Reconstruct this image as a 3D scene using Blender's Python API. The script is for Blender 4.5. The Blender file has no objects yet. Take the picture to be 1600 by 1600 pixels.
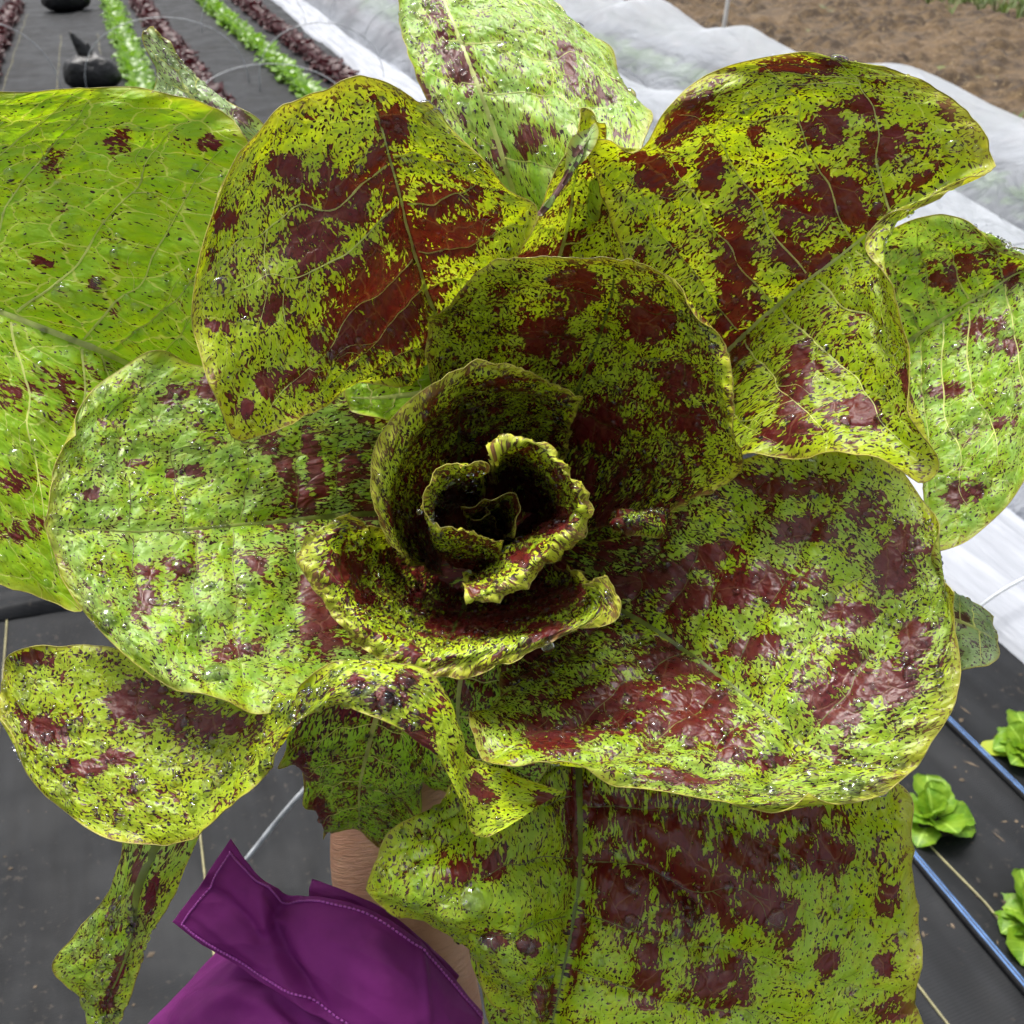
import bpy, math, random
import numpy as np
from mathutils import Vector, Matrix

# ------------------------------------------------------------------ camera, light, exposure
sc = bpy.context.scene
COL = sc.collection
F = 1480.0 / 1600.0                      # focal length in picture widths
PITCH = math.radians(34.2)
CAM = np.array([0.0, 0.0, 1.45])
FWD = np.array([0.0, math.cos(PITCH), -math.sin(PITCH)])
UPV = np.array([0.0, math.sin(PITCH), math.cos(PITCH)])
RGT = np.array([1.0, 0.0, 0.0])

cam_d = bpy.data.cameras.new('camera')
cam_d.sensor_width = 36.0
cam_d.lens = 36.0 * F
cam_d.clip_start = 0.02
cam_d.clip_end = 2000.0
cam_d.dof.use_dof = True
cam_d.dof.focus_distance = 0.425
cam_d.dof.aperture_fstop = 22.0
cam = bpy.data.objects.new('camera', cam_d)
COL.objects.link(cam)
cam.location = CAM
cam.rotation_euler = (math.pi / 2 - PITCH, 0, 0)
sc.camera = cam

SUN_EL, SUN_AZ = math.radians(70), math.radians(-35)   # azimuth from +Y, negative = left
world = bpy.data.worlds.new('World')
sc.world = world
world.use_nodes = True
wn = world.node_tree
wn.nodes.clear()
sky = wn.nodes.new('ShaderNodeTexSky')
sky.sky_type = 'NISHITA'
sky.sun_disc = False
sky.sun_elevation = SUN_EL
sky.sun_rotation = SUN_AZ
sky.air_density = 1.0
sky.dust_density = 6.0
sky.ozone_density = 1.0
hs = wn.nodes.new('ShaderNodeHueSaturation')          # overcast: the cloud cover takes the blue out
hs.inputs['Saturation'].default_value = 0.34
wb = wn.nodes.new('ShaderNodeBackground')
wb.inputs['Strength'].default_value = 0.07
wo = wn.nodes.new('ShaderNodeOutputWorld')
wn.links.new(sky.outputs[0], hs.inputs['Color'])
wn.links.new(hs.outputs[0], wb.inputs['Color'])
wn.links.new(wb.outputs[0], wo.inputs['Surface'])

sun_d = bpy.data.lights.new('sun', 'SUN')
sun_d.energy = 1.5
sun_d.angle = math.radians(22)
sun_d.color = (1.0, 0.97, 0.92)
sun = bpy.data.objects.new('sun', sun_d)
COL.objects.link(sun)
sdir = Vector((math.sin(SUN_AZ) * math.cos(SUN_EL), math.cos(SUN_AZ) * math.cos(SUN_EL), math.sin(SUN_EL)))
sun.rotation_euler = sdir.to_track_quat('Z', 'Y').to_euler()
sun.location = (0, 0, 20)

sc.view_settings.view_transform = 'Standard'
sc.view_settings.look = 'None'
sc.view_settings.gamma = 1.0
sc.view_settings.exposure = 1.7
sc.render.engine = 'CYCLES'
sc.cycles.use_denoising = True
sc.cycles.max_bounces = 6
sc.cycles.diffuse_bounces = 2
sc.cycles.glossy_bounces = 2
sc.cycles.transmission_bounces = 5
sc.cycles.use_adaptive_sampling = True
sc.cycles.adaptive_threshold = 0.03
sc.cycles.transparent_max_bounces = 12

rng = np.random.default_rng(7)
random.seed(7)

# ------------------------------------------------------------------ helpers
def P(x, y, d):
    """the place seen at picture point (x, y) of 1600, d centimetres ahead of the camera"""
    d = d / 100.0
    return CAM + FWD * d + RGT * ((x - 800.0) / 1480.0 * d) + UPV * ((800.0 - y) / 1480.0 * d)

def GP(x, y, z=0.0):
    """the place on the ground seen at picture point (x, y)"""
    r = FWD + RGT * ((x - 800.0) / 1480.0) + UPV * ((800.0 - y) / 1480.0)
    t = (z - CAM[2]) / r[2]
    return CAM + r * t

def to_px(p):
    q = p - CAM
    d = q @ FWD
    return np.stack([800 + 1480 * (q @ RGT) / d, 800 - 1480 * (q @ UPV) / d], -1)

def hash2(ix, iy, seed):
    h = (ix.astype(np.int64) * 374761393 + iy.astype(np.int64) * 668265263 + seed * 1274126177) & 0x7fffffff
    h = ((h ^ (h >> 13)) * 1274126177) & 0x7fffffff
    h = h ^ (h >> 16)
    return (h & 0xffffff) / float(0xffffff)

def vnoise(x, y, seed=0):
    x = np.asarray(x, float); y = np.asarray(y, float)
    ix = np.floor(x); iy = np.floor(y)
    fx = x - ix; fy = y - iy
    fx = fx * fx * fx * (fx * (fx * 6 - 15) + 10); fy = fy * fy * fy * (fy * (fy * 6 - 15) + 10)
    a = hash2(ix, iy, seed); b = hash2(ix + 1, iy, seed); c = hash2(ix, iy + 1, seed); d = hash2(ix + 1, iy + 1, seed)
    return (a + (b - a) * fx) * (1 - fy) + (c + (d - c) * fx) * fy - 0.5

def fbm(x, y, seed=0, oct=3):
    s = 0; a = 1.0
    for o in range(oct):
        s = s + a * vnoise(x * 2 ** o, y * 2 ** o, seed + o * 17)
        a *= 0.5
    return s

def mesh_np(name, V, faces, mat=None, smooth=True, uv=None, attrs=None):
    """faces: (n,4) or (n,3) int array, or a list of such arrays"""
    me = bpy.data.meshes.new(name)
    if not isinstance(faces, list): faces = [faces]
    V = np.asarray(V, np.float32)
    me.vertices.add(len(V)); me.vertices.foreach_set('co', V.ravel())
    lv = np.concatenate([f.ravel() for f in faces]).astype(np.int32)
    tot = np.concatenate([np.full(len(f), f.shape[1], np.int32) for f in faces])
    st = np.concatenate([[0], np.cumsum(tot)[:-1]]).astype(np.int32)
    me.loops.add(len(lv)); me.loops.foreach_set('vertex_index', lv)
    me.polygons.add(len(tot)); me.polygons.foreach_set('loop_start', st); me.polygons.foreach_set('loop_total', tot)
    if uv is not None:
        l = me.uv_layers.new(name='UVMap')
        l.data.foreach_set('uv', np.asarray(uv, np.float32)[lv].ravel())
    for k, a in (attrs or {}).items():
        at = me.attributes.new(k, 'FLOAT', 'POINT')
        at.data.foreach_set('value', np.asarray(a, np.float32).ravel())
    me.update(calc_edges=True); me.validate()
    if smooth: me.polygons.foreach_set('use_smooth', np.ones(len(tot), bool))
    if mat: me.materials.append(mat)
    return me

def obj(name, me, parent=None, loc=None, rot=None, scale=None):
    o = bpy.data.objects.new(name, me)
    COL.objects.link(o)
    if parent is not None: o.parent = parent
    if loc is not None: o.location = loc
    if rot is not None: o.rotation_euler = rot
    if scale is not None: o.scale = scale if hasattr(scale, '__len__') else (scale,) * 3
    return o

def empty(name, loc=(0, 0, 0)):
    o = obj(name, None); o.location = loc; o.empty_display_size = 0.05
    return o

def tag(o, label=None, cat=None, group=None, kind=None):
    if label: o['label'] = label
    if cat: o['category'] = cat
    if group: o['group'] = group
    if kind: o['kind'] = kind
    return o

def grid_faces(nu, nv, close_v=False):
    i = np.arange(nu - 1)[:, None]; j = np.arange(nv if close_v else nv - 1)[None, :]
    a = i * nv + j; b = i * nv + (j + 1) % nv; c = (i + 1) * nv + (j + 1) % nv; d = (i + 1) * nv + j
    return np.stack([a, b, c, d], -1).reshape(-1, 4)

def catmull(pts, ts, chord=True, par=None):
    """pts (n,k) control points, ts in 0..1 along the chord length -> interpolated points"""
    pts = np.asarray(pts, float); n = len(pts)
    if par is None:
        if chord:
            par = np.concatenate([[0], np.cumsum(np.linalg.norm(np.diff(pts[:, :3], axis=0), axis=1) ** 0.7 + 1e-6)])
        else:
            par = np.arange(n, dtype=float)
        par = par / par[-1]
    m = np.zeros_like(pts)
    dx = np.diff(par); sl = np.diff(pts, axis=0) / dx[:, None]
    if n == 2: m[:] = sl[0]
    else:
        m[1:-1] = (sl[:-1] * dx[1:, None] + sl[1:] * dx[:-1, None]) / (dx[1:] + dx[:-1])[:, None]
        m[0] = 1.5 * sl[0] - 0.5 * m[1]; m[-1] = 1.5 * sl[-1] - 0.5 * m[-2]
    ts = np.asarray(ts, float)
    k = np.clip(np.searchsorted(par, ts, side='right') - 1, 0, n - 2)
    h = dx[k]; t = ((ts - par[k]) / h)[:, None]; h = h[:, None]
    return ((2 * t ** 3 - 3 * t ** 2 + 1) * pts[k] + (t ** 3 - 2 * t ** 2 + t) * h * m[k]
            + (-2 * t ** 3 + 3 * t ** 2) * pts[k + 1] + (t ** 3 - t ** 2) * h * m[k + 1])

def patch(rows, nu, nv):
    """rows of picture points with depth -> smooth (nu, nv, 3) sheet; the middle point of a row is the midrib"""
    R = []
    half = nv // 2
    for r in rows:
        p = np.array([P(*q) for q in r]); m = len(p) // 2
        l = catmull(p[:m + 1], np.linspace(0, 1, half + 1)); rr = catmull(p[m:], np.linspace(0, 1, nv - half))
        # smooth through the midrib: blend with the row taken as one spline
        full = catmull(p, np.linspace(0, 1, 4 * nv))
        R.append(np.concatenate([l[:-1], rr]))
    R = np.array(R)                                    # (nr, nv, 3)
    mid = R[:, nv // 2]; e0 = R[:, 0]; e1 = R[:, -1]
    seg = (np.linalg.norm(np.diff(mid, axis=0), axis=1) + 0.5 * np.linalg.norm(np.diff(e0, axis=0), axis=1)
           + 0.5 * np.linalg.norm(np.diff(e1, axis=0), axis=1)) + 1e-6
    par = np.concatenate([[0], np.cumsum(seg)]); par /= par[-1]
    S = catmull(R.reshape(len(rows), -1), np.linspace(0, 1, nu), par=par).reshape(nu, nv, 3)
    return S

def smooth_rows(S, n=2):
    for _ in range(n):
        S[:, 1:-1] = 0.25 * S[:, :-2] + 0.5 * S[:, 1:-1] + 0.25 * S[:, 2:]
        S[1:-1] = 0.25 * S[:-2] + 0.5 * S[1:-1] + 0.25 * S[2:]
    return S

def grid_normals(S):
    du = np.gradient(S, axis=0); dv = np.gradient(S, axis=1)
    n = np.cross(du, dv); n /= np.linalg.norm(n, axis=-1, keepdims=True) + 1e-12
    return n

def bil(A, u, v):
    """sample a grid at u, v in 0..1"""
    nu, nv = A.shape[:2]
    x = np.clip(u, 0, 1) * (nu - 1); y = np.clip(v, 0, 1) * (nv - 1)
    i = np.clip(x.astype(int), 0, nu - 2); j = np.clip(y.astype(int), 0, nv - 2)
    fx = (x - i)[..., None]; fy = (y - j)[..., None]
    return (A[i, j] * (1 - fx) + A[i + 1, j] * fx) * (1 - fy) + (A[i, j + 1] * (1 - fx) + A[i + 1, j + 1] * fx) * fy

def tube(path, rad, nseg=6, flat=None, closed_ends=True):
    """verts, faces of a tube along path (n,3) with radii (n,)"""
    path = np.asarray(path, float); n = len(path)
    rad = np.broadcast_to(np.asarray(rad, float), (n,))
    t = np.gradient(path, axis=0); t /= np.linalg.norm(t, axis=1, keepdims=True) + 1e-12
    ref = np.array([0.0, 0.0, 1.0]) if abs(t[0][2]) < 0.9 else np.array([1.0, 0, 0])
    V = []; a = np.cross(t[0], ref); a /= np.linalg.norm(a)
    for i in range(n):
        a = a - t[i] * (a @ t[i]); a /= np.linalg.norm(a) + 1e-12
        b = np.cross(t[i], a)
        for k in range(nseg):
            w = 2 * math.pi * k / nseg
            V.append(path[i] + rad[i] * (math.cos(w) * a + math.sin(w) * b))
    V = np.array(V); f = grid_faces(n, nseg, True)
    faces = [f]
    if closed_ends:
        V = np.vstack([V, path[0], path[-1]])
        k = np.arange(nseg); c0 = n * nseg
        faces.append(np.stack([(k + 1) % nseg, k, np.full(nseg, c0)], -1))
        o = (n - 1) * nseg
        faces.append(np.stack([o + k, o + (k + 1) % nseg, np.full(nseg, c0 + 1)], -1))
    return V, faces

class Join:
    def __init__(s): s.V = []; s.F = {}; s.n = 0; s.A = []
    def add(s, V, faces, a=None):
        if not isinstance(faces, list): faces = [faces]
        for f in faces: s.F.setdefault(f.shape[1], []).append(f + s.n)
        s.V.append(V); s.n += len(V); s.A.append(np.full(len(V), 0.0 if a is None else a))
    def mesh(s, name, mat, smooth=True, attr=None):
        return mesh_np(name, np.vstack(s.V), [np.vstack(f) for f in s.F.values()], mat, smooth,
                       attrs={attr: np.concatenate(s.A)} if attr else None)

# ------------------------------------------------------------------ materials
class NT:
    def __init__(s, name, flat=False):
        s.flat = flat
        s.m = bpy.data.materials.new(name); s.m.use_nodes = True
        s.t = s.m.node_tree; s.t.nodes.clear()
        s.out = s.t.nodes.new('ShaderNodeOutputMaterial')
    def n(s, typ, **kw):
        nd = s.t.nodes.new('ShaderNode' + typ)
        ins = kw.pop('ins', {})
        for k, v in kw.items(): setattr(nd, k, v)
        for k, v in ins.items(): s.set(nd.inputs[k], v)
        return nd
    def set(s, sock, v):
        if isinstance(v, bpy.types.NodeSocket): s.t.links.new(v, sock)
        elif isinstance(v, bpy.types.Node): s.t.links.new(v.outputs[0], sock)
        else:
            if hasattr(sock.default_value, '__len__') and hasattr(v, '__len__') and len(v) == 3 and len(sock.default_value) == 4: v = (*v, 1)
            sock.default_value = v
    def math(s, op, a, b=0.0, c=0.0, clamp=False):
        nd = s.n('Math', operation=op, use_clamp=clamp)
        for i, v in enumerate((a, b, c)): s.set(nd.inputs[i], v)
        return nd.outputs[0]
    def ramp(s, v, lo, hi, a=0.0, b=1.0):
        nd = s.n('MapRange', interpolation_type='SMOOTHSTEP')
        for k, x in zip(('Value', 'From Min', 'From Max', 'To Min', 'To Max'), (v, lo, hi, a, b)): s.set(nd.inputs[k], x)
        return nd.outputs[0]
    def mix(s, f, a, b, mode='MIX'):
        nd = s.n('Mix', data_type='RGBA', blend_type=mode)
        s.set(nd.inputs[0], f); s.set(nd.inputs[6], a); s.set(nd.inputs[7], b)
        return nd.outputs[2]
    def attr(s, name): return s.n('Attribute', attribute_name=name).outputs['Fac']
    def noise(s, vec, scale, detail=2.0, rough=0.5, dist=0.0):
        nd = s.n('TexNoise', noise_dimensions='2D' if s.flat else '3D', ins={'Scale': scale, 'Detail': detail, 'Roughness': rough, 'Distortion': dist})
        if vec is not None: s.set(nd.inputs['Vector'], vec)
        return nd
    def voro(s, vec, scale, feature='F1', rand=1.0):
        nd = s.n('TexVoronoi', voronoi_dimensions='2D' if s.flat else '3D', feature=feature, ins={'Scale': scale, 'Randomness': rand})
        s.set(nd.inputs['Vector'], vec)
        return nd
    def bump(s, h, strength, dist, normal=None):
        nd = s.n('Bump', ins={'Strength': strength, 'Distance': dist, 'Height': h})
        if normal is not None: s.set(nd.inputs['Normal'], normal)
        return nd.outputs[0]
    def bsdf(s, **ins): return s.n('BsdfPrincipled', ins={k.replace('_', ' '): v for k, v in ins.items()})
    def done(s, shader): s.set(s.out.inputs['Surface'], shader); return s.m

def leaf_material(name, under=False):
    g = NT(name, True)
    uv = g.n('UVMap', uv_map='UVMap').outputs[0]
    # warped pattern coordinates (centimetres on the blade)
    wv = g.n('VectorMath', operation='MULTIPLY_ADD')
    nz = g.noise(uv, 1.1, 2.0)
    g.set(wv.inputs[0], nz.outputs['Color']); g.set(wv.inputs[1], (0.55, 0.55, 0.0)); g.set(wv.inputs[2], uv)
    wuv = wv.outputs[0]
    n_f = g.noise(g.n('Mapping', ins={'Vector': wuv, 'Scale': (1.35, 0.80, 1.0)}).outputs[0], 4.1, 2.0, 0.55).outputs['Fac']           # ragged specks
    n_m = g.noise(uv, 0.95, 3.0, 0.55).outputs['Fac']
    cell = g.voro(wuv, 0.55); cells = g.n('SeparateColor'); g.set(cells.inputs[0], cell.outputs['Color'])
    edge1 = g.voro(wuv, 0.55, 'DISTANCE_TO_EDGE').outputs['Distance']
    edge2 = g.voro(wuv, 1.7, 'DISTANCE_TO_EDGE').outputs['Distance']
    blotch = g.attr('blotch'); dens = g.attr('dens'); tone = g.attr('tone'); rim = g.attr('rim'); wax_sheen = g.attr('wax_sheen')
    v = g.math('MULTIPLY_ADD', n_m, 0.90, g.math('MULTIPLY', n_f, 0.88))
    v = g.math('MULTIPLY_ADD', cells.outputs[0], 0.17, v)
    v = g.math('MULTIPLY_ADD', blotch, 0.40, v)
    v = g.math('ADD', v, dens)
    big = g.ramp(v, 1.178, 1.212)
    n_s = g.noise(g.n('Mapping', ins={'Vector': wuv, 'Scale': (1.1, 0.9, 1.0)}).outputs[0], 6.4, 1.0, 0.5).outputs['Fac']
    sv = g.math('ADD', g.math('MULTIPLY_ADD', n_m, 0.32, n_s), g.math('MULTIPLY', dens, 0.7))
    specks = g.ramp(sv, 0.785, 0.825)
    # isolated dark dots
    dv = g.voro(wuv, 4.2); dsep = g.n('SeparateColor'); g.set(dsep.inputs[0], dv.outputs['Color'])
    rad = g.ramp(dsep.outputs[1], g.math('SUBTRACT', 0.62, g.math('MULTIPLY', dens, 1.6)), 1.0, 0.0, 0.34)
    dots = g.ramp(g.math('SUBTRACT', g.math('MULTIPLY_ADD', n_f, 0.35, rad), g.math('ADD', dv.outputs['Distance'], 0.175)), 0.0, 0.05)
    dots = g.math('MULTIPLY', dots, g.ramp(rad, 0.0, 0.06))
    red = g.math('MAXIMUM', big, g.math('MAXIMUM', dots, specks))
    # greens
    lime = (0.42, 0.60, 0.007); deep = (0.26, 0.50, 0.012); yell = (0.60, 0.56, 0.008)
    if under: lime, deep, yell = (0.36, 0.52, 0.17), (0.26, 0.42, 0.13), (0.42, 0.52, 0.13)
    green = g.mix(g.ramp(n_m, 0.35, 0.62), deep, lime)
    green = g.mix(g.math('MULTIPLY', tone, 0.8, clamp=True), green, yell)
    green = g.mix(g.math('MULTIPLY', g.math('MULTIPLY', tone, -1.0, clamp=True), 0.85), green, deep)
    green = g.mix(g.ramp(v, 1.0, 1.19, 0.0, 0.62), green, (0.30, 0.22, 0.008) if not under else (0.30, 0.30, 0.12))
    fl = g.noise(uv, 14.0, 3.0, 0.6).outputs['Fac']
    green = g.mix(g.ramp(fl, 0.3, 0.75, 0.0, 0.35), green, (0.30, 0.48, 0.008) if not under else (0.3, 0.44, 0.14))
    vein1 = g.ramp(edge1, 0.010, 0.033, 1.0, 0.0)
    vein2 = g.ramp(edge2, 0.01, 0.05, 1.0, 0.0)
    green = g.mix(g.math('MULTIPLY', vein1, g.attr('net')), green, (0.62, 0.70, 0.16))
    green = g.mix(g.math('MULTIPLY', vein2, 0.10), green, (0.40, 0.50, 0.10))
    sheen_bloom = g.math('MULTIPLY', wax_sheen, g.ramp(g.noise(uv, 0.45, 3.0, 0.6).outputs['Fac'], 0.36, 0.62, 0.1, 0.55))  # waxy bloom, plus sky sheen painted into the base colour
    green = g.mix(sheen_bloom, green, (0.40, 0.56, 0.30))
    # maroon, browner where thin over green
    rn = g.noise(uv, 1.7, 2.0).outputs['Fac']
    maroon = g.mix(g.ramp(rn, 0.35, 0.65), (0.11, 0.008, 0.009), (0.125, 0.018, 0.009))
    maroon = g.mix(g.math('MULTIPLY', vein1, 0.35), maroon, (0.25, 0.12, 0.05))
    maroon = g.mix(g.math('MULTIPLY', sheen_bloom, 0.8), maroon, (0.16, 0.12, 0.12))
    maroon = g.mix(g.ramp(v, 1.19, 1.34), (0.050, 0.008, 0.007), maroon)
    dark = g.mix(big, (0.030, 0.012, 0.009), maroon)
    if under: dark = g.mix(0.5, dark, (0.13, 0.10, 0.09))
    col = g.mix(red, green, dark)
    col = g.mix(g.math('MULTIPLY', rim, 0.45), col, (0.42, 0.32, 0.06))
    # relief: quilted blade between the veins, grooved veins, fine grain
    quilt = g.ramp(edge1, 0.0, 0.45); q2 = g.ramp(edge2, 0.0, 0.4)
    h = g.math('ADD', g.math('MULTIPLY', quilt, 1.0), g.math('MULTIPLY', q2, 0.35))
    h = g.math('ADD', h, g.math('MULTIPLY', fl, 0.22))
    h = g.math('SUBTRACT', h, g.math('MULTIPLY', vein1, 0.15))
    nrm = g.bump(h, 0.48, 0.0020)
    rough = g.ramp(g.noise(uv, 0.8, 3.0).outputs['Fac'], 0.3, 0.7, 0.20, 0.46)
    rough = g.math('MULTIPLY', rough, g.math('SUBTRACT', 1.0, g.math('MULTIPLY', g.attr('wet'), 0.62)))
    b = g.bsdf(Base_Color=col, Roughness=rough, IOR=1.5, Normal=nrm)
    g.set(b.inputs['Specular IOR Level'], g.math('ADD', g.math('MULTIPLY_ADD', wax_sheen, 0.5, 0.24), g.math('MULTIPLY', g.attr('wet'), 0.22)))
    tr = g.n('BsdfTranslucent'); g.set(tr.inputs['Color'], g.mix(1.0, col, (1.25, 1.15, 0.6), 'MULTIPLY')); g.set(tr.inputs['Normal'], nrm)
    mx = g.n('MixShader'); g.set(mx.inputs[0], g.math('MULTIPLY', g.ramp(red, 0, 1, 0.42, 0.28), g.attr('thin'))); g.set(mx.inputs[1], b); g.set(mx.inputs[2], tr)
    return g.done(mx)

def simple_material(name, col, rough=0.5, bump=None, trans=0.0, var=0.25, nscale=20.0, spec=0.5):
    g = NT(name)
    co = g.n('TexCoord').outputs['Object']
    nz = g.noise(co, nscale, 4.0, 0.6).outputs['Fac']
    c = g.mix(g.ramp(nz, 0.3, 0.7), tuple(x * (1 - var) for x in col), tuple(min(1, x * (1 + var)) for x in col))
    b = g.bsdf(Base_Color=c, Roughness=rough)
    b.inputs['Specular IOR Level'].default_value = spec
    if bump: g.set(b.inputs['Normal'], g.bump(g.noise(co, bump[0], 4.0, 0.6).outputs['Fac'], 1.0, bump[1]))
    if trans:
        tr = g.n('BsdfTranslucent', ins={'Color': c}); mx = g.n('MixShader', ins={0: trans, 1: b, 2: tr})
        return g.done(mx)
    return g.done(b)

M_LEAF = leaf_material('speckled_leaf')
M_UNDER = leaf_material('leaf_underside', True)
M_RIBD = simple_material('midrib_dull', (0.14, 0.18, 0.025), 0.4, trans=0.15, nscale=60)
M_VEIND = simple_material('vein_dull', (0.13, 0.13, 0.016), 0.45, trans=0.1, nscale=60)
M_RIB = simple_material('midrib_green', (0.58, 0.64, 0.20), 0.4, trans=0.4, nscale=60)
M_VEIN = simple_material('vein_green', (0.78, 0.86, 0.26), 0.4, trans=0.48, nscale=60)
M_RIM = simple_material('leaf_rim', (0.40, 0.36, 0.07), 0.4, trans=0.3, nscale=45, var=0.5)
M_STEM = simple_material('stem_white_green', (0.45, 0.5, 0.25), 0.5, nscale=40)

gw = NT('water')
wb_ = gw.bsdf(Base_Color=(1, 1, 1), Roughness=0.0, IOR=1.40)
wb_.inputs['Transmission Weight'].default_value = 1.0
M_WATER = gw.done(wb_)

# ------------------------------------------------------------------ the speckled lettuce
HEAD = empty('lettuce_head', tuple(P(760, 850, 64)))
tag(HEAD, 'large open romaine lettuce with maroon-speckled lime leaves held up in front', 'lettuce')
HINV = np.array(P(760, 850, 64))

def drop_caps(pos, nrm, rad, hgt, nr=4, ns=12):
    """flattened domes of water: one joined sheet of caps"""
    n = len(pos)
    ref = np.where(np.abs(nrm[:, 2:3]) < 0.9, np.array([[0, 0, 1.0]]), np.array([[1.0, 0, 0]]))
    a = np.cross(nrm, ref); a /= np.linalg.norm(a, axis=1, keepdims=True); b = np.cross(nrm, a)
    w = np.linspace(0, 2 * np.pi, ns, endpoint=False)
    ph = np.linspace(0.0, 1.0, nr + 1)[1:]
    wob = 1 + 0.16 * np.sin(w[None, :] * 2 + rng.uniform(0, 6.3, (n, 1))) + 0.08 * np.sin(w[None, :] * 3 + rng.uniform(0, 6.3, (n, 1)))
    V = [pos[:, None, :] + nrm[:, None, :] * (rad * hgt)[:, None, None]]
    for p in ph:
        th = p * np.pi * 0.5
        r = np.sin(th); z = np.cos(th)
        ring = (pos[:, None, :] + (rad[:, None] * r * wob * np.cos(w)[None])[..., None] * a[:, None, :]
                + (rad[:, None] * r * wob * np.sin(w)[None])[..., None] * b[:, None, :]
                + nrm[:, None, :] * (rad * hgt * (z - (0.35 if p == 1.0 else 0.0)))[:, None, None])
        V.append(ring)
    V = np.concatenate(V, 1); m = V.shape[1]
    k = np.arange(ns)
    tri = np.stack([np.zeros(ns, int), 1 + k, 1 + (k + 1) % ns], -1)
    quads = []
    for q in range(nr - 1):
        o = 1 + q * ns
        quads.append(np.stack([o + k, o + ns + k, o + ns + (k + 1) % ns, o + (k + 1) % ns], -1))
    quads = np.vstack(quads)
    off = (np.arange(n) * m)[:, None, None]
    return V.reshape(-1, 3), [(tri[None] + off).reshape(-1, 3), (quads[None] + off).reshape(-1, 4)]

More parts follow.
